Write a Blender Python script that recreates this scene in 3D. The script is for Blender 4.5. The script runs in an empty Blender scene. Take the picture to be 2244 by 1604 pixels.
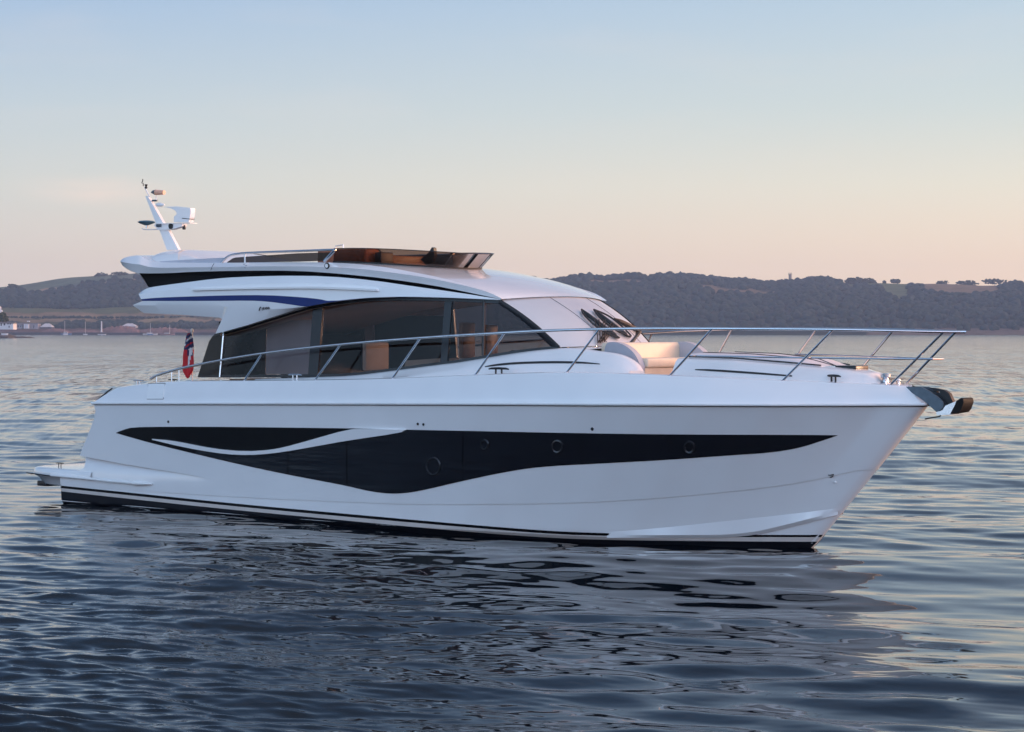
import bpy, bmesh, math, random
import numpy as np
from mathutils import Vector, Matrix
from mathutils.bvhtree import BVHTree
R = math.radians
random.seed(7); RNG = np.random.default_rng(7)
SC = bpy.context.scene; COL = SC.collection

# ------------------------------------------------------------------ camera
F, CAM_H, HORIZON, UC = 4830.0, 3.4, 727.0, 1122.0      # focal length and horizon in photo pixels
cam = bpy.data.cameras.new('camera'); camo = bpy.data.objects.new('camera', cam); COL.objects.link(camo)
cam.sensor_width = 36; cam.lens = F/2244*36; cam.shift_y = -(802-HORIZON)/2244
cam.clip_start = .5; cam.clip_end = 40000
camo.location = (0, 0, CAM_H); camo.rotation_euler = (R(90), 0, 0); SC.camera = camo

# ------------------------------------------------------------------ sky and sun
SUN_AZ, SUN_EL = 80, 5                                    # degrees right of the view, above the horizon
w = bpy.data.worlds.new('World'); SC.world = w; w.use_nodes = True
nt = w.node_tree; nt.nodes.clear(); N = nt.nodes.new; LK = nt.links.new
out = N('ShaderNodeOutputWorld'); bg = N('ShaderNodeBackground'); LK(bg.outputs[0], out.inputs[0])
sky = N('ShaderNodeTexSky'); sky.sky_type = 'NISHITA'; sky.sun_disc = False
sky.sun_elevation = R(SUN_EL); sky.sun_rotation = R(SUN_AZ); sky.dust_density = 2; sky.ozone_density = 2
tc = N('ShaderNodeTexCoord'); sep = N('ShaderNodeSeparateXYZ'); LK(tc.outputs['Generated'], sep.inputs[0])
def ramp(nodes_new, stops):
    r = nodes_new('ShaderNodeValToRGB'); e = r.color_ramp.elements
    while len(e) < len(stops): e.new(.5)
    for k, (p, c) in zip(e, stops): k.position = p; k.color = (*c, 1)
    return r
def lin(r, g, b):
    f = lambda c: (c/255)/12.92 if c < 10.4 else ((c/255+.055)/1.055)**2.4
    return (f(r), f(g), f(b))
mz = N('ShaderNodeMath'); mz.operation = 'MULTIPLY'; mz.inputs[1].default_value = 1.0; LK(sep.outputs[2], mz.inputs[0])
cool = ramp(N, [(0, lin(222, 206, 190)), (.03, lin(218, 206, 194)), (.065, lin(206, 209, 204)), (.10, lin(189, 202, 210)), (.15, lin(158, 184, 214)), (.21, (.21, .34, .54)), (.38, (.10, .19, .36)), (.6, (.13, .21, .36)), (1, (.33, .40, .52))])
warm = ramp(N, [(0, lin(255, 219, 186)), (.03, lin(255, 224, 193)), (.065, lin(235, 226, 206)), (.10, lin(207, 215, 211)), (.15, lin(184, 203, 216)), (.24, (.32, .43, .58)), (.42, (.14, .23, .39)), (.6, (.15, .22, .36)), (1, (.33, .40, .52))])
LK(mz.outputs[0], cool.inputs[0]); LK(mz.outputs[0], warm.inputs[0])
dp = N('ShaderNodeVectorMath'); dp.operation = 'DOT_PRODUCT'; LK(tc.outputs['Generated'], dp.inputs[0])
dp.inputs[1].default_value = (math.sin(R(SUN_AZ)), math.cos(R(SUN_AZ)), 0)
mr = N('ShaderNodeMapRange'); mr.inputs[1].default_value = -.12; mr.inputs[2].default_value = .46; LK(dp.outputs['Value'], mr.inputs[0])
mx = N('ShaderNodeMix'); mx.data_type = 'RGBA'; LK(mr.outputs[0], mx.inputs[0]); LK(cool.outputs[0], mx.inputs[6]); LK(warm.outputs[0], mx.inputs[7])
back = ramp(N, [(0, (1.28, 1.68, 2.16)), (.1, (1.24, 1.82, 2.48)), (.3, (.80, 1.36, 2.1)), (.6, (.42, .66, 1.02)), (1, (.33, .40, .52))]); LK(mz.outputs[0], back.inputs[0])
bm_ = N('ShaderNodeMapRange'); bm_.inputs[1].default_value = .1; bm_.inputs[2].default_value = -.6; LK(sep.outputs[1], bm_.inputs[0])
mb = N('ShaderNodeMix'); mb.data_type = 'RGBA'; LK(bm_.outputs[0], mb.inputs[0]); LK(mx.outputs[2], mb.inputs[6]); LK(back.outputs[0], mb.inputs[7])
# rosy band low down behind the camera, added to warm the bow
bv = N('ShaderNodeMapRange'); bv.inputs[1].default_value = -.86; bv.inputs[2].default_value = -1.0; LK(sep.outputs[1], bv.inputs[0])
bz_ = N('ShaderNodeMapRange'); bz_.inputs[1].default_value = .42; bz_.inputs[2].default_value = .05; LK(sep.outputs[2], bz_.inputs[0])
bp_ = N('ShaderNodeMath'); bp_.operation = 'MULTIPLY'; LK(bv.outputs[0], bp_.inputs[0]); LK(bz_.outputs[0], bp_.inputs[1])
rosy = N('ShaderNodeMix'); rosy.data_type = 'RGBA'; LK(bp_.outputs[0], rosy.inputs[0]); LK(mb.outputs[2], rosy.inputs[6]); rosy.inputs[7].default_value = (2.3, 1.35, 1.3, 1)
# afterglow round the place where the sun stands
gd = N('ShaderNodeVectorMath'); gd.operation = 'DOT_PRODUCT'; LK(tc.outputs['Generated'], gd.inputs[0]); gd.inputs[1].default_value = (math.sin(R(SUN_AZ)), math.cos(R(SUN_AZ)), .04)
gm = N('ShaderNodeMapRange'); gm.inputs[1].default_value = .42; gm.inputs[2].default_value = 1.0; LK(gd.outputs['Value'], gm.inputs[0])
gp = N('ShaderNodeMath'); gp.operation = 'POWER'; gp.inputs[1].default_value = 2.0; LK(gm.outputs[0], gp.inputs[0])
glow = N('ShaderNodeMix'); glow.data_type = 'RGBA'; glow.blend_type = 'ADD'; LK(gp.outputs[0], glow.inputs[0]); LK(rosy.outputs[2], glow.inputs[6]); glow.inputs[7].default_value = (6.0, 2.8, 1.6, 1)
# thin cirrus
mp = N('ShaderNodeMapping'); mp.inputs['Scale'].default_value = (3.2, 3.2, 16); mp.inputs['Rotation'].default_value = (0, R(9), 0)
ns = N('ShaderNodeTexNoise'); ns.inputs['Scale'].default_value = 2.6; ns.inputs['Detail'].default_value = 7; ns.inputs['Roughness'].default_value = .55
LK(tc.outputs['Generated'], mp.inputs[0]); LK(mp.outputs[0], ns.inputs['Vector'])
cr = ramp(N, [(.5, (0, 0, 0)), (.8, (.13, .13, .13))]); LK(ns.outputs[0], cr.inputs[0])
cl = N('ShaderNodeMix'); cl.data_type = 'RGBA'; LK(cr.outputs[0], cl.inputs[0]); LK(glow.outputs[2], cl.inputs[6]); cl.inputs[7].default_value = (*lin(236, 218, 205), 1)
# one faint wisp low on the left, behind the masthead
wd = N('ShaderNodeVectorMath'); wd.operation = 'SUBTRACT'; LK(tc.outputs['Generated'], wd.inputs[0]); wd.inputs[1].default_value = Vector((-.186, 1, .064)).normalized()[:]
wm = N('ShaderNodeMapping'); wm.vector_type = 'POINT'; wm.inputs['Rotation'].default_value = (0, R(13), 0); wm.inputs['Scale'].default_value = (26, 0, 130); LK(wd.outputs[0], wm.inputs[0])
wl = N('ShaderNodeVectorMath'); wl.operation = 'LENGTH'; LK(wm.outputs[0], wl.inputs[0]); wr = N('ShaderNodeMapRange'); wr.interpolation_type = 'SMOOTHSTEP'; wr.inputs[1].default_value = 1.25; wr.inputs[2].default_value = 0; LK(wl.outputs['Value'], wr.inputs[0])
wn = N('ShaderNodeTexNoise'); wn.inputs['Scale'].default_value = 1.6; wn.inputs['Detail'].default_value = 6; LK(wm.outputs[0], wn.inputs['Vector']); wx_ = N('ShaderNodeMath'); wx_.operation = 'MULTIPLY'; LK(wr.outputs[0], wx_.inputs[0]); LK(wn.outputs[0], wx_.inputs[1])
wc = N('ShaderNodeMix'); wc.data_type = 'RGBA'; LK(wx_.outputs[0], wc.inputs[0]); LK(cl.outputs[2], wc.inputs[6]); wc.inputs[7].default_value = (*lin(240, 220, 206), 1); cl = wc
# the physical sky carries part of the light, scaled to the same exposure
sc_ = N('ShaderNodeVectorMath'); sc_.operation = 'SCALE'; sc_.inputs['Scale'].default_value = .1; LK(sky.outputs[0], sc_.inputs[0])
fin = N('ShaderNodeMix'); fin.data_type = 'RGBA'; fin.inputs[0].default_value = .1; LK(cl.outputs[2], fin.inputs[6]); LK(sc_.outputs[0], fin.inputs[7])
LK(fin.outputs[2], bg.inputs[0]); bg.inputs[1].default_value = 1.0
sun = bpy.data.lights.new('sun', 'SUN'); suno = bpy.data.objects.new('sun', sun); COL.objects.link(suno)
sun.energy = 1.6; sun.angle = R(10); sun.color = (1, .66, .42)
suno.rotation_euler = Vector((math.sin(R(SUN_AZ))*math.cos(R(SUN_EL)), math.cos(R(SUN_AZ))*math.cos(R(SUN_EL)), math.sin(R(SUN_EL)))).to_track_quat('Z', 'Y').to_euler()
SC.view_settings.view_transform = 'Standard'; SC.view_settings.look = 'None'; SC.view_settings.exposure = .3; SC.view_settings.gamma = 1
SC.render.engine = 'CYCLES'; SC.cycles.use_denoising = True; SC.cycles.max_bounces = 10; SC.cycles.transparent_max_bounces = 16; SC.cycles.volume_bounces = 0
SC.cycles.sample_clamp_indirect = 6; SC.cycles.caustics_reflective = False; SC.cycles.caustics_refractive = False

# ------------------------------------------------------------------ materials
def mat(name, col, rough=.5, metal=0, coat=0, spec=.5, noise=None, bump=None, ior=None):
    """noise=(scale, amount): gentle tone variation; bump=(scale, strength, distance)"""
    m = bpy.data.materials.new(name); m.use_nodes = True; t = m.node_tree; p = t.nodes['Principled BSDF']
    p.inputs['Base Color'].default_value = (*col, 1); p.inputs['Roughness'].default_value = rough; p.inputs['Metallic'].default_value = metal
    p.inputs['Coat Weight'].default_value = coat; p.inputs['Coat Roughness'].default_value = .04; p.inputs['Specular IOR Level'].default_value = spec
    if ior: p.inputs['IOR'].default_value = ior
    c = t.nodes.new('ShaderNodeTexCoord')
    if noise:
        n = t.nodes.new('ShaderNodeTexNoise'); n.inputs['Scale'].default_value = noise[0]; n.inputs['Detail'].default_value = 6
        t.links.new(c.outputs['Object'], n.inputs['Vector'])
        r = ramp(t.nodes.new, [(.3, tuple(x*(1-noise[1]) for x in col)), (.7, tuple(min(1, x*(1+noise[1])) for x in col))])
        t.links.new(n.outputs[0], r.inputs[0]); t.links.new(r.outputs[0], p.inputs['Base Color'])
        rr = t.nodes.new('ShaderNodeMapRange'); rr.inputs[3].default_value = max(.02, rough*.8); rr.inputs[4].default_value = rough*1.2
        t.links.new(n.outputs[0], rr.inputs[0]); t.links.new(rr.outputs[0], p.inputs['Roughness'])
    if bump:
        n = t.nodes.new('ShaderNodeTexNoise'); n.inputs['Scale'].default_value = bump[0]; n.inputs['Detail'].default_value = 4
        b = t.nodes.new('ShaderNodeBump'); b.inputs['Strength'].default_value = bump[1]; b.inputs['Distance'].default_value = bump[2]
        if len(bump) > 3:
            q = t.nodes.new('ShaderNodeMapping'); q.inputs['Scale'].default_value = bump[3]; t.links.new(c.outputs['Object'], q.inputs[0]); t.links.new(q.outputs[0], n.inputs['Vector'])
        else: t.links.new(c.outputs['Object'], n.inputs['Vector'])
        t.links.new(n.outputs[0], b.inputs['Height']); t.links.new(b.outputs[0], p.inputs['Normal'])
    return m
def glass_mat(name, tint, refl=1.0, ior=1.5):
    m = bpy.data.materials.new(name); m.use_nodes = True; t = m.node_tree; t.nodes.clear()
    o = t.nodes.new('ShaderNodeOutputMaterial'); mixs = t.nodes.new('ShaderNodeMixShader'); tr = t.nodes.new('ShaderNodeBsdfTransparent'); g = t.nodes.new('ShaderNodeBsdfGlossy')
    fr = t.nodes.new('ShaderNodeFresnel'); fr.inputs[0].default_value = ior
    tr.inputs[0].default_value = (*tint, 1); g.inputs['Roughness'].default_value = .015; g.inputs[0].default_value = (refl, refl, refl, 1)
    t.links.new(fr.outputs[0], mixs.inputs[0]); t.links.new(tr.outputs[0], mixs.inputs[1]); t.links.new(g.outputs[0], mixs.inputs[2]); t.links.new(mixs.outputs[0], o.inputs[0])
    return m
M = dict(
    gel=mat('white_gelcoat', (.80, .80, .80), .2, coat=.8, noise=(1.3, .02)),
    trim=mat('white_trim', (.82, .82, .81), .25, coat=.3, noise=(3, .02)),
    navy=mat('blue_stripe_paint', (.003, .022, .14), .35, coat=0, spec=.25, noise=(2, .1)),
    black=mat('black_gloss', (.006, .006, .008), .09, coat=.3, noise=(2, .1)),
    hullglass=mat('dark_hull_glass', (.009, .010, .014), .07, spec=.5, bump=(1.6, .2, .05, (.6, 1, 6))),
    frame=mat('dark_window_frame', (.012, .013, .017), .25, spec=.35, noise=(5, .1)),
    antifoul=mat('antifouling', (.004, .005, .009), .5, spec=.2, noise=(4, .25)),
    boot=mat('boot_stripe_black', (.003, .003, .004), .22, spec=.25, noise=(4, .1)),
    creme_line=mat('waterline_cream', (.60, .54, .50), .3, noise=(3, .06)),
    steel=mat('polished_steel', (.62, .63, .66), .16, metal=1, noise=(6, .05)),
    rubber=mat('black_rubber', (.012, .012, .013), .5, noise=(20, .15)),
    cream=mat('cream_leather', (.76, .62, .47), .55, bump=(60, .2, .004), noise=(4, .06)),
    greyfab=mat('grey_fabric', (.42, .43, .48), .7, bump=(90, .2, .003), noise=(5, .06)),
    teak=mat('pale_teak', (.45, .33, .24), .6, noise=(14, .15)),
    wood=mat('warm_wood', (.30, .13, .055), .35, noise=(8, .25)),
    orange=mat('rust_upholstery', (.33, .10, .045), .6, noise=(9, .25)),
    cabinet=mat('dark_cabinet', (.035, .033, .036), .4, noise=(5, .15)),
    ceiling=mat('warm_ceiling', (.55, .40, .30), .5, noise=(2, .08)),
    lightpanel=mat('pale_panel', (.72, .68, .68), .5, noise=(2, .05)),
    cover=mat('windscreen_cover', (.80, .80, .81), .32, metal=.6, noise=(2, .02)),
    glass=glass_mat('tinted_cabin_glass', (.46, .43, .44), ior=1.27),
    flyglass=glass_mat('smoked_fly_glass', (.46, .40, .37), refl=.45, ior=1.2), darkglass=glass_mat('dark_fly_glass', (.055, .055, .065), ior=1.3),
    red=mat('flag_red', (.55, .012, .02), .7, noise=(12, .15)), flagwhite=mat('flag_white', (.7, .68, .7), .7, noise=(12, .05)), flagblue=mat('flag_blue', (.012, .018, .09), .7, noise=(12, .1)),
    darkmetal=mat('dark_anchor_metal', (.012, .011, .011), .6, spec=.15, noise=(14, .3)), ring=mat('porthole_ring', (.035, .036, .042), .22, metal=.5, noise=(8, .1)), matte=mat('matte_black', (.004, .004, .005), .5, spec=.08, noise=(4, .1)), galv=mat('galvanised_grey', (.10, .13, .16), .4, metal=.4, noise=(9, .15)),
    teal=mat('teal_dome', (.05, .13, .18), .4, noise=(6, .1)), orangelens=mat('amber_lens', (.8, .42, .28), .3, noise=(30, .2)),
)
def paint(name, col, rough=.7, n=.12, s=.3): return mat(name, col, rough, noise=(s, n))

# ------------------------------------------------------------------ objects
def link(name, me, parent=None):
    o = bpy.data.objects.new(name, me); COL.objects.link(o); o.parent = parent; return o
def mesh(name, V, Fc, m, parent=None, smooth=True, angle=38, weld=True):
    me = bpy.data.meshes.new(name); me.from_pydata([tuple(float(a) for a in v) for v in V], [], [tuple(int(a) for a in f) for f in Fc])
    b = bmesh.new(); b.from_mesh(me)
    if weld: bmesh.ops.remove_doubles(b, verts=b.verts, dist=2e-4)
    bmesh.ops.recalc_face_normals(b, faces=b.faces); b.to_mesh(me); b.free()
    for k in (m if isinstance(m, (list, tuple)) else [m]): me.materials.append(k)
    if smooth: me.shade_smooth(); me.set_sharp_from_angle(angle=R(angle))
    return link(name, me, parent)
def thing(name, label, cat, loc=(0, 0, 0), rz=0, group=None):
    o = link(name, None); o.location = loc; o.rotation_euler = (0, 0, rz); o['label'] = label; o['category'] = cat; o.empty_display_size = .3
    if group: o['group'] = group
    return o
def struct(name, V, Fc, m, kind='structure', **k):
    o = mesh(name, V, Fc, m, None, **k); o['kind'] = kind; return o
class Geo:
    def __init__(s): s.V = []; s.F = []
    def add(s, V, Fc):
        n = len(s.V); s.V += [tuple(v) for v in V]; s.F += [tuple(i+n for i in f) for f in Fc]; return s
    def grid(s, rows, closed=False):
        n = len(rows[0]); V = [p for r in rows for p in r]; Fc = []
        for a in range(len(rows)-1):
            for b in range(n-1 if not closed else n):
                Fc.append((a*n+b, a*n+(b+1) % n, (a+1)*n+(b+1) % n, (a+1)*n+b))
        return s.add(V, Fc)
    def tube(s, pts, r, n=8, cap=True):
        pts = [Vector(p) for p in pts]; rows = []; up = None
        for i, p in enumerate(pts):
            d = (pts[min(i+1, len(pts)-1)]-pts[max(i-1, 0)]).normalized()
            if up is None: up = Vector((0, 0, 1)) if abs(d.z) < .9 else Vector((0, 1, 0))
            a = d.cross(up).normalized(); up = a.cross(d).normalized(); rr = r[i] if isinstance(r, (list, tuple)) else r
            rows.append([p+a*math.cos(2*math.pi*k/n)*rr+up*math.sin(2*math.pi*k/n)*rr for k in range(n)])
        b = len(s.V); s.grid(rows, True)
        if cap:
            s.F.append(tuple(b+k for k in range(n))); e = b+(len(pts)-1)*n; s.F.append(tuple(e+k for k in reversed(range(n))))
        return s
    def box(s, x0, x1, y0, y1, z0, z1, bev=0):
        if not bev:
            return s.add([(x0, y0, z0), (x1, y0, z0), (x1, y1, z0), (x0, y1, z0), (x0, y0, z1), (x1, y0, z1), (x1, y1, z1), (x0, y1, z1)],
                  [(0, 3, 2, 1), (4, 5, 6, 7), (0, 1, 5, 4), (1, 2, 6, 5), (2, 3, 7, 6), (3, 0, 4, 7)])
        b = bmesh.new(); bmesh.ops.create_cube(b, size=1)
        for v in b.verts: v.co = ((x0+x1)/2+v.co.x*(x1-x0), (y0+y1)/2+v.co.y*(y1-y0), (z0+z1)/2+v.co.z*(z1-z0))
        bmesh.ops.bevel(b, geom=b.edges, offset=bev, segments=3, affect='EDGES', profile=.5)
        b.verts.index_update(); s.add([v.co[:] for v in b.verts], [[v.index for v in f.verts] for f in b.faces]); b.free(); return s
    def lathe(s, c, prof, n=16):            # prof: (r, z) around c
        rows = [[(c[0]+r*math.cos(2*math.pi*k/n), c[1]+r*math.sin(2*math.pi*k/n), c[2]+z) for k in range(n)] for r, z in prof]
        b = len(s.V); s.grid(rows, True); s.F.append(tuple(b+k for k in range(n))); e = b+(len(prof)-1)*n; s.F.append(tuple(e+k for k in range(n))); return s
    def prism(s, poly, y0, y1):             # outline in x, z
        n = len(poly); V = [(x, y0, z) for x, z in poly]+[(x, y1, z) for x, z in poly]
        return s.add(V, [tuple(range(n)), tuple(range(2*n-1, n-1, -1))]+[(i, (i+1) % n, n+(i+1) % n, n+i) for i in range(n)])
    def mirror(s): s.add([(x, -y, z) for x, y, z in s.V], [tuple(reversed(f)) for f in s.F]); return s
    def mirrored(s): g = Geo(); g.add([(x, -y, z) for x, y, z in s.V], [tuple(reversed(f)) for f in s.F]); return g
    def build(s, name, m, parent=None, **k): return mesh(name, s.V, s.F, m, parent, **k)

# ------------------------------------------------------------------ measuring: photo pixel -> boat metres
TH = R(40); CT, ST = math.cos(TH), math.sin(TH); OX, OY = 668*3.4/463, F*3.4/463    # the stem at the waterline
YACHT_LOC, YACHT_RZ = (OX, OY, 0), -TH
def boat(X, Y): X -= OX; Y -= OY; return X*CT-Y*ST, X*ST+Y*CT
def at_y(u, v, y):
    dx, dz = (u-UC)/F, -(v-HORIZON)/F; t = (y+OX*ST+OY*CT)/(dx*ST+CT); x, _ = boat(t*dx, t); return (x, y, CAM_H+t*dz)
def S(u, v, hb):
    """where the sight line meets the surface y = -hb(x, z)"""
    if not callable(hb): return at_y(u, v, -hb)
    f = lambda y: y+hb(*at_y(u, v, y)[::2])
    a = -2.9; fa = f(a); st = .05
    while a < 2.5:
        b = a+st; fb = f(b)
        if (fa <= 0) != (fb <= 0): break
        a, fa = b, fb
    for _ in range(30):
        c = (a+b)/2; fc = f(c)
        if (fc <= 0) == (fa <= 0): a = c
        else: b = c
    return at_y(u, v, (a+b)/2)
def chaikin(p, k=2):
    p = [tuple(q) for q in p]
    for _ in range(k):
        q = [p[0]]
        for a, b in zip(p, p[1:]): q += [tuple(.75*x+.25*y for x, y in zip(a, b)), tuple(.25*x+.75*y for x, y in zip(a, b))]
        q.append(p[-1]); p = q
    return p
def by_len(p, n):
    p = np.array(p, float); d = np.r_[0, np.cumsum(np.linalg.norm(np.diff(p, axis=0), axis=1))]; t = np.linspace(0, d[-1], n)
    return list(zip(*[np.interp(t, d, p[:, k]) for k in range(p.shape[1])]))
def by_u(p, n, u0=None, u1=None):
    p = np.array(p, float); u = np.linspace(p[0, 0] if u0 is None else u0, p[-1, 0] if u1 is None else u1, n); return list(zip(u, np.interp(u, p[:, 0], p[:, 1])))
def tab(*xy):
    xs = [a for a, _ in xy]; ys = [b for _, b in xy]
    return lambda x: float(np.interp(x, xs, ys))
def line(px, hb, n=40, smooth=2, mode='len'):
    q = chaikin(px, smooth) if smooth else px
    return [S(u, v, hb) for u, v in (by_len(q, n) if mode == 'len' else by_u(q, n))]
def strip(top, bot, hb, off=.006, thick=.006, n=60, m=4, smooth=2, u0=None, u1=None):
    """a panel lying on the surface hb between two photo curves, standing off it, with its edges closed back to it"""
    g = Geo(); T = by_u(chaikin(top, smooth), n, u0, u1); B = by_u(chaikin(bot, smooth), n, u0, u1)
    P = [[S(a[0]+(b[0]-a[0])*k/m, a[1]+(max(b[1], a[1]+.05)-a[1])*k/m, hb) for a, b in zip(T, B)] for k in range(m+1)]
    O = [[(x, y-off, z) for x, y, z in r] for r in P]; I = [[(x, y-off+thick, z) for x, y, z in r] for r in P]
    g.grid(O); g.grid([I[0], O[0]]); g.grid([O[-1], I[-1]]); g.grid([[r[0] for r in O], [r[0] for r in I]]); g.grid([[r[-1] for r in I], [r[-1] for r in O]])
    return g

HAZE = 1.1e-4
# ================================================================== the setting
def fast_mesh(name, V, Fq, m, parent=None, smooth=True, colors=None):
    """numpy verts (n,3) and faces (k,3 or 4) straight into a mesh"""
    me = bpy.data.meshes.new(name); V = np.asarray(V, np.float32); Fq = np.asarray(Fq, np.int32); k = Fq.shape[1]
    me.vertices.add(len(V)); me.vertices.foreach_set('co', V.ravel()); me.loops.add(Fq.size); me.loops.foreach_set('vertex_index', Fq.ravel())
    me.polygons.add(len(Fq)); me.polygons.foreach_set('loop_start', np.arange(0, Fq.size, k, dtype=np.int32)); me.polygons.foreach_set('loop_total', np.full(len(Fq), k, np.int32))
    me.update(calc_edges=True)
    if colors is not None:
        a = me.color_attributes.new('ground', 'FLOAT_COLOR', 'POINT'); a.data.foreach_set('color', np.c_[colors, np.ones(len(colors))].astype(np.float32).ravel())
    me.materials.append(m)
    if smooth: me.shade_smooth()
    return link(name, me, parent)
def grid_faces(nr, nc, wrap=False):
    i, j = np.meshgrid(np.arange(nr-1), np.arange(nc if wrap else nc-1), indexing='ij'); a = i*nc+j; b = i*nc+(j+1) % nc
    return np.stack([a, b, b+nc, a+nc], -1).reshape(-1, 4)

# ---- sea: one polar sheet centred under the camera, finest where the photo looks, with real waves
fine = np.radians(np.linspace(-16.5, 16.5, 1150)); side = 16.5+np.cumsum(np.linspace(.12, 12, 28)); side = side[side < 178]
th = np.r_[-np.radians(side[::-1]), fine, np.radians(side)]
r_ = [2.0]
while r_[-1] < 17: r_.append(r_[-1]*1.06)
while r_[-1] < 3600: r_.append(r_[-1]+max(.025, min(r_[-1]**2/(F*CAM_H)*1.15, r_[-1]*.12)))
r_ = np.array(r_); dr = np.gradient(r_); dth = np.abs(np.gradient(th))
RRr, TTh = np.meshgrid(r_, th, indexing='ij'); wx = RRr*np.sin(TTh); wy_ = RRr*np.cos(TTh); sp = np.maximum(dr[:, None]*np.ones_like(TTh), RRr*dth[None, :])
hz = np.zeros_like(wx); ddx = np.zeros_like(wx); ddy = np.zeros_like(wx)
# slow patches: calmer and rougher water
patch = np.ones_like(wx)
for a, b, c in ((.045, .021, 1.), (-.03, .06, 2.), (.09, -.05, 4.), (.02, .11, .5)): patch += .2*np.sin(a*wx+b*wy_+c)
slick = 1-.74*np.exp(-((wx-6.4)/2.6)**2-((wy_-27)/7.5)**2)-.5*np.exp(-((wx+10.5)/3)**2-((wy_-47)/9)**2)-.35*np.exp(-((wx-12)/6)**2-((wy_-44)/8)**2)
lee = np.clip((wx+4.5)/6, 0, 1)*np.clip((40-wy_)/7, 0, 1)*np.clip(wy_/6, 0, 1)*np.clip((17-wx)/5, 0, 1); lee = lee*lee*(3-2*lee)      # sheltered, oily water off the bow
WIND = R(258)
for k in range(76):
    lam = .14*(9.0/.14)**(k/75)*RNG.uniform(.93, 1.07); kk = 2*math.pi/lam; a = WIND+RNG.normal(0, .42 if lam > 1 else .5)
    slope = .0185*(1.9 if lam < .42 else 1.4 if lam < 1.5 else .5)*RNG.uniform(.6, 1.3); amp = slope/kk
    wgt = np.clip(lam/(2.0*sp)-1, 0, 1)*patch*(1.22-.22*np.clip((RRr-24)/16, 0, 1)+.25*np.clip((RRr-45)/90, 0, 1))*(slick if lam < 2 else 1)*(1-(.90 if lam < .45 else .62 if lam < .75 else .2 if lam < 2.2 else 0)*lee)
    if not wgt.any(): continue
    p = kk*(wx*math.cos(a)+wy_*math.sin(a))+RNG.uniform(0, 6.28); hz += amp*wgt*np.cos(p); q = amp*wgt*.55*np.sin(p); ddx -= q*math.cos(a); ddy -= q*math.sin(a)
sea_m = bpy.data.materials.new('sea_water'); sea_m.use_nodes = True; t = sea_m.node_tree; p = t.nodes['Principled BSDF']
p.inputs['Base Color'].default_value = (.0008, .0026, .0055, 1); p.inputs['Roughness'].default_value = .035; p.inputs['IOR'].default_value = 1.333
c = t.nodes.new('ShaderNodeTexCoord')
# ripples too small for the mesh: tilt of the surface, and more roughness where they shrink below what can be seen
acc = None
for sc, k, stx in ((6.0, .012, 2.0), (1.1, .015, 2.6), (.14, .05, 3.5)):
    mpn = t.nodes.new('ShaderNodeMapping'); mpn.inputs['Scale'].default_value = (1/stx, 1, 1); mpn.inputs['Rotation'].default_value = (0, 0, R(10))
    n = t.nodes.new('ShaderNodeTexNoise'); n.inputs['Scale'].default_value = sc; n.inputs['Detail'].default_value = 3; n.inputs['Distortion'].default_value = .3
    t.links.new(c.outputs['Object'], mpn.inputs[0]); t.links.new(mpn.outputs[0], n.inputs['Vector'])
    su = t.nodes.new('ShaderNodeVectorMath'); su.operation = 'SUBTRACT'; su.inputs[1].default_value = (.5, .5, .5); t.links.new(n.outputs['Color'], su.inputs[0])
    mu = t.nodes.new('ShaderNodeVectorMath'); mu.operation = 'MULTIPLY'; mu.inputs[1].default_value = (k*2, k*2, 0); t.links.new(su.outputs[0], mu.inputs[0])
    if acc: ad = t.nodes.new('ShaderNodeVectorMath'); t.links.new(acc.outputs[0], ad.inputs[0]); t.links.new(mu.outputs[0], ad.inputs[1]); acc = ad
    else: acc = mu
gn = t.nodes.new('ShaderNodeNewGeometry'); ln = t.nodes.new('ShaderNodeVectorMath'); ln.operation = 'LENGTH'; t.links.new(gn.outputs['Position'], ln.inputs[0])
# beyond about 50 m whole wave groups read as short dashes lying along the wind; towards the shore the water is sheltered and calm
for sx_, sy_, k in ((2.2, .2, .20), (.6, .07, .12)):
    mpn = t.nodes.new('ShaderNodeMapping'); mpn.inputs['Scale'].default_value = (sx_, sy_, 1)
    n = t.nodes.new('ShaderNodeTexNoise'); n.inputs['Scale'].default_value = 1; n.inputs['Detail'].default_value = 4; n.inputs['Roughness'].default_value = .6; n.inputs['Distortion'].default_value = .5
    t.links.new(c.outputs['Object'], mpn.inputs[0]); t.links.new(mpn.outputs[0], n.inputs['Vector'])
    su = t.nodes.new('ShaderNodeVectorMath'); su.operation = 'SUBTRACT'; su.inputs[1].default_value = (.5, .52, .5); t.links.new(n.outputs['Color'], su.inputs[0])
    mu = t.nodes.new('ShaderNodeVectorMath'); mu.operation = 'MULTIPLY'; mu.inputs[1].default_value = (k, k*1.6, 0); t.links.new(su.outputs[0], mu.inputs[0])
    fa = t.nodes.new('ShaderNodeMapRange'); fa.inputs[1].default_value = 40; fa.inputs[2].default_value = 130; t.links.new(ln.outputs['Value'], fa.inputs[0])
    fb = t.nodes.new('ShaderNodeMapRange'); fb.inputs[1].default_value = 330; fb.inputs[2].default_value = 620; fb.inputs[3].default_value = 1; fb.inputs[4].default_value = .22; t.links.new(ln.outputs['Value'], fb.inputs[0])
    fm = t.nodes.new('ShaderNodeMath'); fm.operation = 'MULTIPLY'; t.links.new(fa.outputs[0], fm.inputs[0]); t.links.new(fb.outputs[0], fm.inputs[1])
    sc2 = t.nodes.new('ShaderNodeVectorMath'); sc2.operation = 'SCALE'; t.links.new(mu.outputs[0], sc2.inputs[0]); t.links.new(fm.outputs[0], sc2.inputs['Scale'])
    ad = t.nodes.new('ShaderNodeVectorMath'); t.links.new(acc.outputs[0], ad.inputs[0]); t.links.new(sc2.outputs[0], ad.inputs[1]); acc = ad
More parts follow.
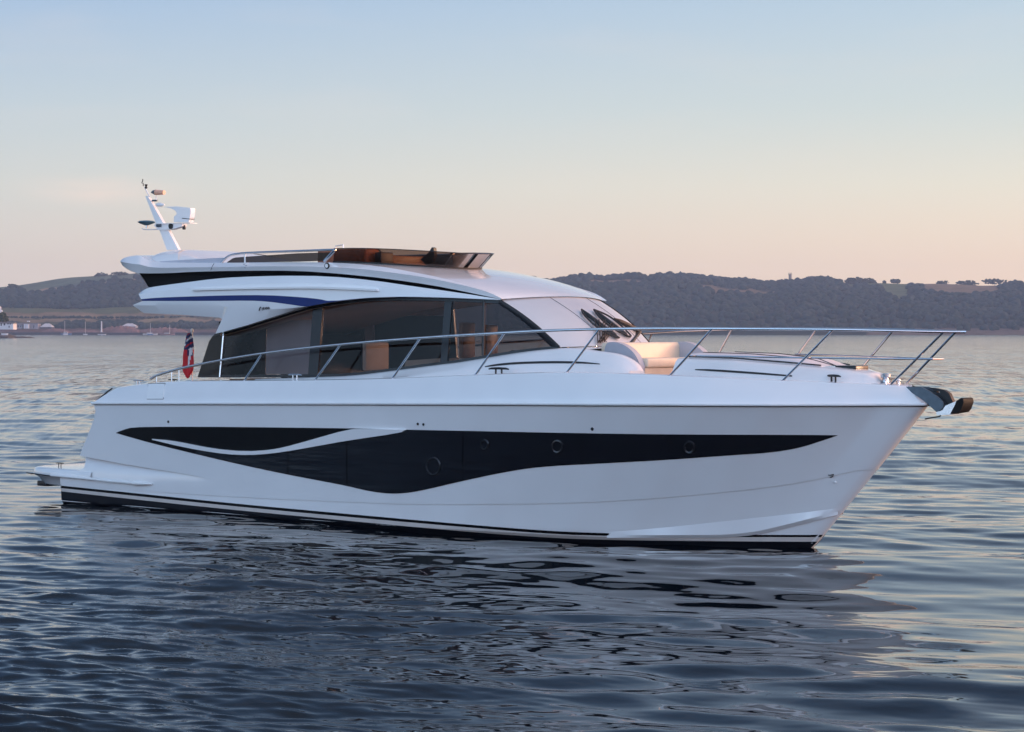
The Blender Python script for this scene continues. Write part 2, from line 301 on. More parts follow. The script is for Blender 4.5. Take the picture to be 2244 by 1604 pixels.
ad = t.nodes.new('ShaderNodeVectorMath'); t.links.new(gn.outputs['Normal'], ad.inputs[0]); t.links.new(acc.outputs[0], ad.inputs[1])
nn = t.nodes.new('ShaderNodeVectorMath'); nn.operation = 'NORMALIZE'; t.links.new(ad.outputs[0], nn.inputs[0]); t.links.new(nn.outputs[0], p.inputs['Normal'])
rr = t.nodes.new('ShaderNodeMapRange'); rr.inputs[1].default_value = 40; rr.inputs[2].default_value = 260; rr.inputs[3].default_value = .035; rr.inputs[4].default_value = .12; t.links.new(ln.outputs['Value'], rr.inputs[0]); t.links.new(rr.outputs[0], p.inputs['Roughness'])
V = np.stack([wx+ddx, wy_+ddy, hz-.04], -1).reshape(-1, 3); sea = fast_mesh('sea', V, grid_faces(len(r_), len(th), True), sea_m); sea['kind'] = 'structure'

# ---- land: far hillsides, rising from the far shore
W = lambda u, v, Y: ((u-UC)/F*Y, Y, CAM_H-(v-HORIZON)/F*Y)
def vnoise(x, y, s=0):
    o = np.zeros(np.broadcast(x, y).shape); rg = np.random.default_rng(100+s); amp = 1.0
    for k in range(5):
        f = 2.0**k
        for _ in range(3):
            a = rg.uniform(0, 6.28); o += amp/3*np.sin(f*(x*math.cos(a)+y*math.sin(a))+rg.uniform(0, 6.28))
        amp *= .55
    return o
land_m = bpy.data.materials.new('hillside_ground'); land_m.use_nodes = True; t = land_m.node_tree; p = t.nodes['Principled BSDF']; p.inputs['Roughness'].default_value = 1; p.inputs['Specular IOR Level'].default_value = .1
at = t.nodes.new('ShaderNodeAttribute'); at.attribute_name = 'ground'; n = t.nodes.new('ShaderNodeTexNoise'); n.inputs['Scale'].default_value = .05; n.inputs['Detail'].default_value = 8
c = t.nodes.new('ShaderNodeTexCoord'); t.links.new(c.outputs['Object'], n.inputs['Vector'])
r = ramp(t.nodes.new, [(.3, (.7, .7, .7)), (.7, (1.3, 1.3, 1.3))]); t.links.new(n.outputs[0], r.inputs[0]); mm = t.nodes.new('ShaderNodeMix'); mm.data_type = 'RGBA'; mm.blend_type = 'MULTIPLY'; mm.inputs[0].default_value = 1
t.links.new(at.outputs['Color'], mm.inputs[6]); t.links.new(r.outputs[0], mm.inputs[7]); t.links.new(mm.outputs[2], p.inputs['Base Color'])
C_WOOD, C_TAN, C_GREEN, C_FIELD, C_SHORE = np.array([.018, .030, .022]), np.array([.21, .15, .085]), np.array([.07, .085, .035]), np.array([.085, .115, .07]), np.array([.10, .065, .055])
# left hillside
LWT = tab((-3600, 727), (-2400, 700), (-1600, 668), (-900, 650), (-300, 640), (0, 634), (98, 631), (131, 630), (164, 623.5), (205, 617), (256, 610), (307, 604), (480, 592), (700, 592), (900, 600), (1000, 606))
LRG = tab((-3600, 725), (-2400, 694), (-1600, 660), (-900, 641), (-300, 633), (0, 628.7), (29, 625.5), (57, 621.5), (123, 613.7), (184, 608), (231, 603), (289, 600), (480, 588), (700, 588), (900, 596), (1000, 603))
def left_ground(u, t):
    """u photo column, t 0 shore .. 1 ridge -> Y, z"""
    Yk = np.interp(t, [0, .06, .2, .34, .44, .86, 1, 1.25], [2500, 2530, 2600, 2665, 2745, 3150, 3320, 3700])
    zw = CAM_H+(HORIZON-LWT(u))/F*3150; zr = CAM_H+(HORIZON-LRG(u))/F*3320; k = min(1.0, max(0.0, (u+3600)/1500))
    z = np.interp(t, [0, .06, .2, .34, .44, .86, 1, 1.25], [-1.0, 4*k, 14*k, 27*k, 33*k, zw-4*k, zr, zr-14*k])
    return Yk, z
def terrain(name, us, ts, ground, colour):
    V = []; Cc = []
    for tt in ts:
        for u in us:
            Y, z = ground(u, tt); X = (u-UC)/F*Y; V.append((X, Y, z+1.2*math.sin(X*.021+tt*9)*min(1, tt*4)+.7*math.sin(X*.055+Y*.04)*min(1, tt*4))); Cc.append(colour(u, tt, X, Y, z))
    o = fast_mesh(name, V, grid_faces(len(ts), len(us)), land_m, colors=np.array(Cc)); o['kind'] = 'structure'; return o
def lcol(u, t, X, Y, z):
    tn = t+.012*math.sin(u*.031)+.008*math.sin(u*.083+2)
    if tn < .10: return C_SHORE
    if tn < .21: return C_GREEN*.6
    if tn < .255: return C_TAN
    if tn < .272: return C_GREEN*.6
    if tn < .345: return C_TAN*.85
    if tn < .455: return C_GREEN
    if tn < .84: return C_WOOD
    if tn < .885: return C_TAN*1.15 if 60 < u % 170 < 135 else C_WOOD*1.6
    return C_FIELD
terrain('hillside', np.r_[np.linspace(-3600, -320, 90), np.linspace(-310, 1000, 260)], np.r_[np.linspace(0, 1, 90), 1.12, 1.25], left_ground, lcol)
# right hillside
RRG = tab((850, 606), (1000, 603), (1130, 606), (1200, 621), (1230, 615), (1256, 611), (1280, 607), (1326, 611), (1386, 606), (1419, 611), (1449, 605), (1488, 607), (1526, 607), (1572, 614), (1633, 618), (1693, 623.5), (1716, 621), (1745, 620), (1762, 615), (1805, 612), (1833, 618), (1851, 623), (1926, 622.5), (2084, 622.5), (2191, 623.5), (2260, 622), (2600, 628), (3400, 640))
def right_ground(u, t):
    Y = np.interp(t, [0, 1, 1.25], [2480, 3250, 3650]); zr = CAM_H+(HORIZON-RRG(u))/F*3250
    return Y, np.interp(t, [0, .03, .12, .35, .7, .88, 1, 1.25], [-1.0, 5, zr*.24, zr*.5, zr*.80, zr*.93, zr, zr-9])
FIELDS = [([(1262, 618), (1300, 612), (1390, 611), (1470, 618), (1400, 623), (1330, 621)], C_TAN*.8), ([(1515, 624), (1560, 626), (1640, 636), (1735, 643), (1690, 649), (1590, 645), (1540, 637)], C_TAN*.7),
          ([(1920, 618), (1995, 618), (1990, 650), (1950, 656), (1935, 640)], C_GREEN*1.3), ([(2020, 618), (2100, 618), (2195, 626), (2190, 640), (2120, 650), (2050, 648), (2025, 640)], C_TAN*.75), ([(1840, 618), (1925, 618), (1925, 628), (1850, 630)], C_GREEN)]
def inside(p, poly):
    x, y = p; k = False
    for (x0, y0), (x1, y1) in zip(poly, poly[1:]+poly[:1]):
        if (y0 > y) != (y1 > y) and x < (x1-x0)*(y-y0)/(y1-y0)+x0: k = not k
    return k
def field_at(u, v):
    for poly, c in FIELDS:
        if inside((u, v), poly): return c
def rcol(u, t, X, Y, z):
    c = field_at(u+6*math.sin(z*.9), HORIZON-(z-CAM_H)/Y*F+1.5*math.sin(u*.07))
    if c is not None: return c
    return np.array([.12, .09, .07]) if t < .05 and u > 1900 else C_WOOD
terrain('hillside', np.linspace(850, 3400, 420), np.r_[np.linspace(0, 1, 110), 1.12, 1.25], right_ground, rcol)

# ---- woods: crowns scattered over the slopes
def leaf_mat(name, col, var=.45, sc=.25):
    m = mat(name, col, .95, noise=(sc, var), spec=.15); return m
M_wood = leaf_mat('woodland_leaves', (.015, .031, .026)); M_tree = leaf_mat('tree_leaves', (.03, .04, .02), .4, .8); M_bark = mat('bark', (.05, .04, .03), .9, noise=(2, .2))
def ico(sub):
    b = bmesh.new(); bmesh.ops.create_icosphere(b, subdivisions=sub, radius=1); V = np.array([v.co[:] for v in b.verts]); Fc = np.array([[v.index for v in f.verts] for f in b.faces]); b.free(); return V, Fc
IV, IF = ico(2)
def blob(rg, rough=.28):
    d = np.ones(len(IV)); 
    for f, a in ((2.2, rough), (5.5, rough*.55)):
        o = rg.normal(0, 1, (3, 3)); ph_ = rg.uniform(0, 6.28, 3); d += a*np.mean(np.sin(f*(IV@o)+ph_), axis=1)
    return IV*d[:, None]
BL = [blob(np.random.default_rng(k)) for k in range(14)]
def crowns(name, P, m):
    """P rows: x, y, z, radius, squash"""
    V = []; Fc = []; n = 0
    for i, (x, y, z, rr, sq) in enumerate(P):
        a = RNG.uniform(0, 6.28); b = BL[i % 14]; c, s_ = math.cos(a), math.sin(a)
        V.append(np.c_[(b[:, 0]*c-b[:, 1]*s_)*rr+x, (b[:, 0]*s_+b[:, 1]*c)*rr+y, b[:, 2]*rr*sq+z]); Fc.append(IF+n); n += len(IV)
    return fast_mesh(name, np.concatenate(V), np.concatenate(Fc), m, smooth=False)
def scatter(n, u0, u1, t0, t1, ground, ok, rmin, rmax):
    P = []
    while len(P) < n:
        u = RNG.uniform(u0, u1); tt = RNG.uniform(t0, t1)
        if not ok(u, tt): continue
        Y, z = ground(u, tt); rr = rmin+(rmax-rmin)*RNG.random()**1.6; P.append(((u-UC)/F*Y, Y, z+rr*.35, rr, RNG.uniform(.75, 1.05)))
    return P
gap = lambda u, t: vnoise(np.array(u*.02), np.array(t*14), 3) > -.75
PL = scatter(700, -1900, -500, .40, .9, left_ground, lambda u, t: bool(gap(u, t)), 3.6, 6.6)
PL += scatter(2600, -500, 700, .45, .86, left_ground, lambda u, t: bool(gap(u, t)), 3.2, 6.6)
PL += scatter(50, -500, 700, .86, .90, left_ground, lambda u, t: 0 < (u*1.0) % 170 < 55, 2.5, 4.0)
crowns('woodland', PL, M_wood)['kind'] = 'stuff'
crowns('hedgerow', scatter(520, -500, 700, .262, .268, left_ground, lambda u, t: True, 1.2, 2.2)+scatter(240, 20, 700, .445, .45, left_ground, lambda u, t: True, 2, 3.5), M_wood)['kind'] = 'stuff'
crowns('shore_trees', scatter(1000, -300, 900, .105, .20, left_ground, lambda u, t: t < .165+.035*vnoise(np.array(u*.03), np.array(0.), 5) and not (85 < u < 120 and t < .14), 2.2, 5.0), M_wood)['kind'] = 'stuff'
def okr(u, t):
    Y, z = right_ground(u, t); v = HORIZON-(z-CAM_H)/Y*F
    return field_at(u, v) is None and not (u > 1853 and t > .93)
crowns('woodland', scatter(4300, 1080, 2750, .03, .97, right_ground, okr, 3.2, 6.8)+scatter(330, 1190, 1846, .97, 1.0, right_ground, okr, 3, 5.6)+[(x_, y_, z_-2.6, r_2, q_) for x_, y_, z_, r_2, q_ in scatter(70, 1190, 1846, .95, .985, right_ground, lambda u, t: okr(u, t) and not 1700 < u < 1765, 5.2, 8.2)], M_wood)['kind'] = 'stuff'
# ---- single trees one can tell apart on the ridges
def tree(name, label, u, v_top, v_base, width_px, Y, group=None, kind='round', seed=0):
    rg = np.random.default_rng(seed+40); x, y, zb = W(u, v_base, Y); h = (v_base-v_top)/F*Y; w_ = width_px/F*Y
    o = thing(name, label, 'tree', (x, y, zb-.5), 0, group)
    g = Geo().tube([(0, 0, 0), (.03*h, 0, h*.3), (.0, 0, h*.6), (.02*h, 0, h*.85)], [.05*h, .04*h, .028*h, .01*h], 7)
    for k in range(4):
        a = k*1.6+seed; g.tube([(0, 0, h*(.35+.08*k)), (math.cos(a)*w_*.2, math.sin(a)*w_*.2, h*(.5+.08*k)), (math.cos(a)*w_*.36, math.sin(a)*w_*.3, h*(.62+.07*k))], [.022*h, .015*h, .006*h], 5)
    g.build('trunk', M_bark, o)
    V = []; Fc = []; n = 0; cnt = 110
    for k in range(cnt):
        d_ = rg.normal(0, 1, 3); d_ /= np.linalg.norm(d_); q = rg.random()**.45
        if kind == 'flat': cx, cy, cz = d_[0]*w_*.46*q, d_[1]*w_*.4*q, h*(.56+.4*d_[2]*q)
        elif kind == 'block': cx, cy, cz = d_[0]*w_*.44*q, d_[1]*w_*.4*q, h*(.45+.5*d_[2]*q)
        else: cx, cy, cz = d_[0]*w_*.44*q, d_[1]*w_*.4*q, h*(.45+.46*d_[2]*q)
        rr = (.5+.5*rg.random())*min(w_, h)*.17; b = BL[k % 14]; V.append(b*np.array([rr*1.25, rr, rr*.8])+np.array([cx, cy, cz])); Fc.append(IF+n); n += len(IV)
    fast_mesh('crown', np.concatenate(V), np.concatenate(Fc), M_tree, o, smooth=False); return o
tree('ridge_tree', 'broad low clump of trees beside the end of the wooded ridge', 1874, 605, 624, 52, 3240, kind='round', seed=1)
tree('ridge_tree', 'domed tree standing between the wooded ridge and the open green field', 1906, 607, 624, 36, 3240, kind='round', seed=2)
tree('ridge_tree', 'thin pale sapling, the smallest tree on the open skyline field', 1938, 613, 623, 8, 3250, kind='flat', seed=3)
tree('ridge_tree', 'windswept tree leaning alone on the skyline of the open field', 1962, 609.5, 623, 24, 3250, kind='flat', seed=4)
tree('field_tree', 'tall square dark tree clump in the middle of the field below the skyline', 2005, 624, 656, 40, 3080, kind='block', seed=5)
tree('ridge_tree', 'low dome shaped tree alone on the skyline with sky on both sides', 2066, 612.5, 624, 32, 3250, kind='round', seed=6)
tree('ridge_tree', 'wide round topped tree at the left of the right hand skyline clump', 2119, 612, 628, 56, 3230, kind='round', seed=7)
tree('ridge_tree', 'open branched flat topped trees with sky showing under the crowns', 2180, 609, 624, 62, 3250, kind='flat', seed=8)
tree('ridge_tree', 'dark tree at the right edge of the picture rising over the skyline', 2226, 611, 632, 44, 3200, kind='round', seed=9)
tree('field_tree', 'low dark bush at the foot of the tan field right of the square tree clump', 2055, 645, 657, 42, 3060, kind='block', seed=10)
tree('ridge_tree', 'round dark tree alone on the skyline of the left hill', 29, 619.5, 634, 26, 3160, kind='round', seed=11)
tree('ridge_tree', 'tall tree group at the top of the left hill nearest the yacht stern', 262, 593.5, 606, 50, 3300, kind='block', seed=12)
tree('ridge_tree', 'lower tree group at the left of the clump on top of the left hill', 222, 596, 608, 34, 3300, kind='block', seed=13)
tree('ridge_tree', 'tiny bush alone on the skyline field of the left hill', 184, 605.5, 609.5, 9, 3310, kind='round', seed=14)
# ---- church tower on the ridge
x, y, z = W(1731.5, 617, 3300); tw = thing('church_tower', 'grey stone church tower with corner pinnacles rising over the wooded ridge', 'tower', (x, y, z), .5)
stone = paint('grey_stone', (.16, .15, .14), .9)
Geo().box(-1.6, 1.6, -1.6, 1.6, 0, 10.4).build('tower_body', stone, tw, smooth=False)
for sx in (-1, 1):
    for sy in (-1, 1): Geo().box(sx*1.45-.5, sx*1.45+.5, sy*1.45-.5, sy*1.45+.5, 10.4, 11.4).lathe((sx*1.45, sy*1.45, 11.4), [(.55, 0), (.3, 1.2), (.05, 2.8)], 6).build('pinnacle', stone, tw, smooth=False)
Geo().box(-1.75, 1.75, -1.75, 1.75, 9.4, 9.7).build('string_course', stone, tw, smooth=False)

# ---- the far quay, buildings and moored boats on the left shore
qstone = paint('dark_quay_stone', (.045, .045, .05), .9, .3, .2); red_rock = paint('reddish_rubble', (.16, .085, .075), .95, .35, .12); whitewall = paint('white_render', (.62, .62, .64), .8, .06, .3); greywall = paint('grey_wall', (.25, .24, .26), .8, .1, .3)
slate = paint('slate_roof', (.10, .10, .11), .7); paleroof = paint('pale_metal_roof', (.5, .48, .48), .5); darkwin = mat('dark_window', (.02, .025, .035), .2, noise=(3, .2)); door_m = paint('pinkish_door', (.5, .36, .34), .7)
def qbox(name, u0, u1, v0, v1, Y, depth, m, parent=None):
    x0, _, z1 = W(u0, v0, Y); x1, _, z0 = W(u1, v1, Y); return Geo().box(x0, x1, Y, Y+depth, z0, z1).build(name, m, parent, smooth=False)
def rubble(u0, u1, v0, v1, Y, label, m, cat='rubble bank', name='rubble_bank', seed=0):
    rg = np.random.default_rng(seed); us = np.linspace(u0, u1, max(10, int((u1-u0)/2.5))); rows = []
    for dY, k in ((0, 0), (2, .5), (6, .85), (14, 1.0), (24, .7), (34, 0)):
        r = []
        for u in us:
            e = max(0.0, math.sin(math.pi*(u-u0)/(u1-u0)))**.35; x, y_, zt_ = W(u, v0, Y); zb_ = W(u, v1, Y)[2]; r.append((x, Y+dY, zb_-.5+(zt_-zb_+.5)*k*e*(.78+.28*rg.random())))
        rows.append(r)
    o = Geo().grid(rows).build(name, m, None, smooth=False); o['label'] = label; o['category'] = cat; return o
def tagged(o, label, cat, group=None):
    o['label'] = label; o['category'] = cat
    if group: o['group'] = group
    return o
QY = 2440
for k, (u0, u1, v0, lab) in enumerate(((14, 133, 728, 'long dark quay wall below the grey waterfront buildings on the left shore'), (158, 216, 728.5, 'dark quay wall between the blue boat and the column mast'), (216, 314, 729, 'dark quay wall below the pale roofed shed'), (384, 520, 728.5, 'dark quay wall nearest the yacht ensign'))):
    tagged(qbox('quay_wall', u0, u1, v0, 735, QY, 40, qstone), lab, 'quay')
rubble(88, 150, 719.5, 730, QY+45, 'reddish rubble bank behind the quay beside the white shed', red_rock, seed=1)
rubble(214, 305, 713.5, 730, QY+45, 'large reddish bank under the pale roofed shed', red_rock, seed=2)
rubble(298, 408, 717, 730, QY+50, 'reddish shore bank between the pale shed and the wooded point', red_rock, seed=3)
rubble(152, 215, 722, 730, QY+45, 'low dark reddish bank left of the white column', red_rock, seed=4)
def house(name, label, cat, u0, u1, v0, v1, Y, depth, wall, roof=None, wins=(), roof_v=None, hip=0, door=None):
    xc, _, zb = W((u0+u1)/2, v1, Y); o = thing(name, label, cat, (xc, Y, zb)); s = Y/F; w2 = (u1-u0)/2*s; h = (v1-v0)*s
    Geo().box(-w2, w2, 0, depth, 0, h).build('wall', wall, o, smooth=False)
    if roof:
        rh = (v0-roof_v)*s; ov = .3
        Geo().add([(-w2-ov, -ov, h), (w2+ov, -ov, h), (w2+ov, depth+ov, h), (-w2-ov, depth+ov, h), (-w2-ov+hip, depth/2, h+rh), (w2+ov-hip, depth/2, h+rh)], [(0, 1, 5, 4), (2, 3, 4, 5), (0, 4, 3), (1, 2, 5), (3, 2, 1, 0)]).build('roof', roof, o, smooth=False)
    for (a, b, c, d_) in wins:
        f = Geo().box((a-(u0+u1)/2)*s, (b-(u0+u1)/2)*s, -.08, .1, (v1-d_)*s, (v1-c)*s).build('window', darkwin, o, smooth=False)
        Geo().box((a-(u0+u1)/2)*s-.12, (b-(u0+u1)/2)*s+.12, -.16, .05, (v1-d_)*s-.2, (v1-d_)*s-.02).build('sill', whitewall, f, smooth=False)
    if door:
        a, b, c, d_ = door; Geo().box((a-(u0+u1)/2)*s, (b-(u0+u1)/2)*s, -.1, .1, (v1-d_)*s, (v1-c)*s).build('door', door_m, o, smooth=False)
    return o
house('waterfront_house', 'white two storey waterfront house cut by the left edge of the picture', 'house', -14, 29, 709, 722, 1260, 9, whitewall, slate, ((1.5, 4, 708, 714), (8, 11.5, 708, 713), (16, 17.8, 708.5, 711), (18.6, 20.4, 708.5, 711), (22, 24, 708, 711), (19, 21, 714, 718)), 705)
house('low_building', 'low grey glazed building beside the white house on the left shore', 'building', 30, 49, 711, 720, QY+60, 14, greywall, slate, ((32, 35, 712.5, 718), (37, 42, 712.5, 718), (44, 46, 713, 718)), 707.5)
house('boat_store', 'small white building with pale pink doors on the waterfront', 'building', 52, 62.5, 710.5, 720, QY+58, 12, whitewall, greywall, (), 709, door=(55.5, 57.5, 712, 720))
house('warehouse', 'flat grey warehouse between the pink door building and the white shed', 'warehouse', 63, 83, 710, 721, QY+62, 16, greywall, slate, ((73, 75, 713, 720),), 708.5)
house('white_shed', 'white gabled shed with a dark open front on the left shore', 'shed', 88, 113, 716.5, 720, QY+64, 16, qstone, paleroof, (), 708.8, 4)
house('pale_shed', 'pale roofed waterfront shed standing alone behind the reddish bank', 'shed', 266, 297, 715, 719, QY+66, 16, greywall, paleroof, ((276, 279, 715.5, 718.5), (284, 286, 715.5, 718.5)), 708.6, 5)
house('hill_hut', 'tiny white hut among the trees above the waterfront', 'hut', 59, 64, 703, 705.5, QY+120, 4, whitewall, slate, (), 702.3)
# lookout on its dark wooded knoll at the left edge
tree('knoll_tree', 'big dark tree rising behind the white house at the left edge', 2, 683, 712, 34, 1320, kind='block', seed=21)
x, y, z = W(0, 684, 1330); lk = thing('lookout_tower', 'small white domed lookout rising over the dark tree at the left edge', 'tower', (x, y, z-1))
Geo().box(-1.2, .6, -.6, .6, 0, 3.5).build('tower_body', whitewall, lk, smooth=False); Geo().lathe((-.3, 0, 3.5), [(1.1, 0), (1.0, .5), (.6, 1.0), (.1, 1.3)], 14).build('dome', whitewall, lk); Geo().lathe((1.0, 0, 1.2), [(.55, 0), (.65, .5), (.4, 1.0), (.1, 1.2)], 12).build('radar_dome', whitewall, lk)
rubble(-40, 19, 729, 741, 1180, 'black rocky islet at the left edge of the water', qstone, 'rock', 'rocky_islet', 6); rubble(14, 61, 736.6, 741, 1190, 'low dark rock spit reaching out from the islet', qstone, 'rock', 'rock_spit', 7)
hull_b = paint('white_boat_paint', (.66, .66, .68), .4, .05); blue_b = paint('blue_boat_paint', (.06, .16, .30), .4, .1); mast_m = paint('pale_mast', (.62, .6, .6), .5, .05)
def small_boat(name, label, u0, u1, v_top, v_wl, Y, hullm, mast_v=None, mast_u=None, cabin=True, group=None):
    s = Y/F; L = (u1-u0)*s; x, _, _ = W((u0+u1)/2, 0, Y); h = (v_wl-v_top)*s*.5; o = thing(name, label, 'boat', (x, Y, 0), 0, group)
    st = np.linspace(-.5, .5, 13); bw = [L*.16*max(.02, 1-max(0, a*2)**2.2)*(.8+.2*(a+.5)) for a in st]
    rows = [[(a*L*f, -b*f2, zz+(.12*h*(a*2)**2)) for a, b in zip(st, bw)] for f, f2, zz in ((.93, .6, -.3), (1, 1, h), (.99, .9, h))]
    rows.append([(a*L*.97, 0, h*.95) for a in st]); Geo().grid(rows).mirror().build('hull', hullm, o)
    if cabin: Geo().box(-L*.22, L*.12, -L*.09, L*.09, h*.9, h*1.9, .08*h).build('cabin', hull_b, o); Geo().box(-L*.2, L*.125, -L*.095, -L*.085, h*1.3, h*1.65).build('cabin_window', darkwin, o, smooth=False)
    if mast_v: Geo().tube([((mast_u-(u0+u1)/2)*s, 0, h*.9), ((mast_u-(u0+u1)/2)*s, 0, CAM_H-(mast_v-HORIZON)*s)], .16, 6).build('mast', mast_m, o)
    return o
small_boat('moored_boat', 'white and blue motor boat moored between the two left quay walls', 133, 158, 727, 733.8, 2420, blue_b)
small_boat('moored_boat', 'small pale sailing boat with the left most tall mast', 138, 149, 729, 733.8, 2410, hull_b, 703, 142, False)
small_boat('moored_boat', 'low white open boat below the reddish bank and white column', 214, 233, 730, 733.6, 2420, hull_b, cabin=False)
small_boat('moored_boat', 'white motor cruiser, longer of the two right of the quay', 313, 346, 728.5, 733.6, 2420, hull_b)
small_boat('moored_boat', 'low reddish white motor boat nearest the wooded point', 351, 384, 729, 733.6, 2415, paint('faded_red_paint', (.35, .2, .18), .5, .1), 712, 372, True)
small_boat('beached_boat', 'white dinghy lying on the rocky islet at the left edge', 3, 18, 729.5, 735, 1178, hull_b, cabin=False).location.z = 1.9
small_boat('moored_boat', 'thin masted yacht in front of the low dark bank', 182, 192, 729.5, 733.6, 2415, hull_b, 705, 187, False)
small_boat('moored_boat', 'small sailing boat right of the pale shed with a short mast', 323, 336, 730, 733.7, 2405, blue_b, 708, 329.5, False)
x, y, z = W(222.5, 727, QY+30); cl_ = thing('chimney_column', 'pale round column standing on the left shore beside the reddish bank', 'column', (x, y, z))
Geo().lathe((0, 0, 0), [(1.0, 0), (.85, 1), (.7, 11), (.85, 11.4), (.8, 11.9)], 14).build('column_shaft', whitewall, cl_); Geo().lathe((0, 0, -.6), [(1.5, 0), (1.5, .62)], 14).build('column_base', greywall, cl_)

# ---- air: pale even haze round the whole scene
hzm = bpy.data.materials.new('haze'); hzm.use_nodes = True; t = hzm.node_tree; t.nodes.clear(); o = t.nodes.new('ShaderNodeOutputMaterial'); v = t.nodes.new('ShaderNodeVolumePrincipled')
v.inputs['Color'].default_value = (.50, .65, .92, 1); v.inputs['Density'].default_value = HAZE; v.inputs['Anisotropy'].default_value = 0; t.links.new(v.outputs[0], o.inputs['Volume'])
haze = struct('haze', *(lambda g: (g.V, g.F))(Geo().box(-2600, 2600, -900, 4000, -6, 125)), hzm, 'stuff', smooth=False)
haze['label'] = 'thin pale evening haze over the water and hills'

# ================================================================== the yacht
yacht = thing('motor_yacht', 'large white flybridge motor yacht with dark hull windows and a blue roof stripe', 'yacht', YACHT_LOC, YACHT_RZ)
def part(g, name, m, parent=yacht, both=False, **k):
    o = g.build(name, m, parent, **k)
    if both: g.mirrored().build(name, m, parent, **k)
    return o
# ---- hull form
b_rub = tab((0, .045), (.015, .085), (.05, .135), (.11, .19), (.25, .28), (.58, .44), (1, .76), (2.02, 1.36), (3, 1.78), (4, 2.05), (5, 2.23), (7, 2.40), (9, 2.46), (14, 2.46), (17.3, 2.38))
b_wl = tab((0, .03), (.015, .05), (.05, .08), (.12, .13), (.5, .30), (1, .5), (2, .92), (3, 1.27), (4, 1.55), (6, 1.92), (8, 2.1), (10, 2.18), (16.5, 2.18))
z_rub = tab((-15.2, 1.985), (-11.2, 2.07), (-7.7, 2.14), (-4.5, 2.2), (-1.7, 2.24), (2.05, 2.27))
xs = lambda z: .885*z+.03*max(0, z)*(2.27-z)*.5 if z > 0 else 1.2*z
def hb_hull(x, z):
    s = max(0, xs(z)-x); t = min(1.0, max(0.0, z/z_rub(x))); y = b_wl(s)+(b_rub(s)-b_wl(s))*t**1.25
    return y*(1-.55*min(1, max(0, -z)/1.2)) if z < 0 else y
xst = tab((-.6, -16.41), (.55, -16.41), (.62, -15.66), (.8, -15.66), (.95, -15.73), (1.3, -15.46), (1.62, -15.22), (1.8, -15.1), (1.9, -15.12), (2.03, -15.17))
FLARE = [(160, 996), (220, 1007), (288, 1020), (423, 1041), (477, 1056), (620, 1066), (800, 1066), (1000, 1058), (1300, 1035), (1600, 1000), (1850, 960)]
CREASE = [(104, 1057), (182, 1066), (339, 1078), (550, 1091), (760, 1100), (903, 1105.5), (1106, 1105), (1276, 1102), (1460, 1091), (1655, 1072), (1777, 1054), (1880, 1030)]
zfl = tab(*sorted((p[0], p[2]) for p in line(FLARE, hb_hull, 60)))
zcr = tab(*sorted((p[0], p[2]) for p in line(CREASE, hb_hull, 60)))
def hull_rows():
    rows = []
    def row(zf, inset=0, ex=0):
        r = []
        for i in range(161):
            t = 1-(1-i/160)**1.35; x = -15+t*16
            for _ in range(14):
                z = zf(x); x = xst(z)+(xs(z)-xst(z))*t
            z = zf(x); y = hb_hull(x, z)+ex
            if inset:
                k = max(0, min(1, (-11.9-x)/3.4)); h = max(0, min(1, (z-.5)/max(.05, zfl(x)-.5))); y -= .15*k*h*h
            r.append((x, -y, z))
        rows.append(r)
    for k in range(9): row(lambda x, k=k: z_rub(x)+(zfl(x)-z_rub(x))*k/8)
    for k in range(6): row(lambda x, k=k: zfl(x)+(zcr(x)-zfl(x))*k/5, 1)
    row(zcr, 1, -.014)
    for k in range(1, 5): row(lambda x, k=k: zcr(x)+(0-zcr(x))*k/4, 0, -.014*(1-k/4))
    row(lambda x: -.25); row(lambda x: -.55)
    return rows
HR = hull_rows()
g = Geo().grid(HR).mirror()
for k in (0, -1):
    e_ = [r[k] for r in HR]; g.grid([e_, [(x+.012*(k == -1), 0, z) for x, y, z in e_], [(x, -y, z) for x, y, z in e_]])
hull = part(g, 'hull', M['gel'], angle=32)
# ---- bulwark above the rubbing strake
BUL = [(246, 852), (262, 848.5), (325, 840), (420, 835), (560, 834.5), (690, 833.5), (860, 830), (1000, 824), (1110, 819.5), (1171, 817.5), (1240, 816.5), (1330, 818), (1465, 823), (1640, 831), (1714, 834), (1860, 840), (1949, 843.5), (1985, 846)]
b_bul = tab((-15, 2.2), (-13, 2.28), (-8, 2.33), (-6, 2.3), (-4, 2.16), (-3, 2.02), (-2, 1.8), (-1, 1.52), (0, 1.1), (.8, .7), (1.46, .29), (1.68, .14), (1.8, .03))
hb_bul = lambda x, z: b_bul(x)
bt = line(BUL, hb_bul, 120)
z_bul = tab(*sorted((p[0], p[2]) for p in bt))
nose = S(1985, 846, .1)
top = [(x, -b_bul(x), z_bul(x)) for x in np.linspace(-14.65, 1.72, 150)]
low = []
for i in range(150):
    t = i/149; x = -15.17+t*(2.03+15.17); x = x if t < 1 else 2.03
    low.append((x, -b_rub(max(0, xs(z_rub(x))-x))-.0, z_rub(x)+.012))
rows = []
for k in range(7):
    t = k/6; rows.append([tuple(a*(1-t)+b*t + (0 if c != 1 else -.022*math.sin(math.pi*t)) for c, (a, b) in enumerate(zip(p, q))) for p, q in zip(low, top)])
cap = [(x, y+min(.07, abs(y)), z+.012) for x, y, z in top]; inn = [(x, y+min(.09, abs(y)), z-.12) for x, y, z in top]
g = Geo().grid(rows+[cap, inn]).mirror()
e = [r[0] for r in rows]; g.grid([e, [(x, -y, z) for x, y, z in e]])
part(g, 'bulwark', M['gel'], angle=30)
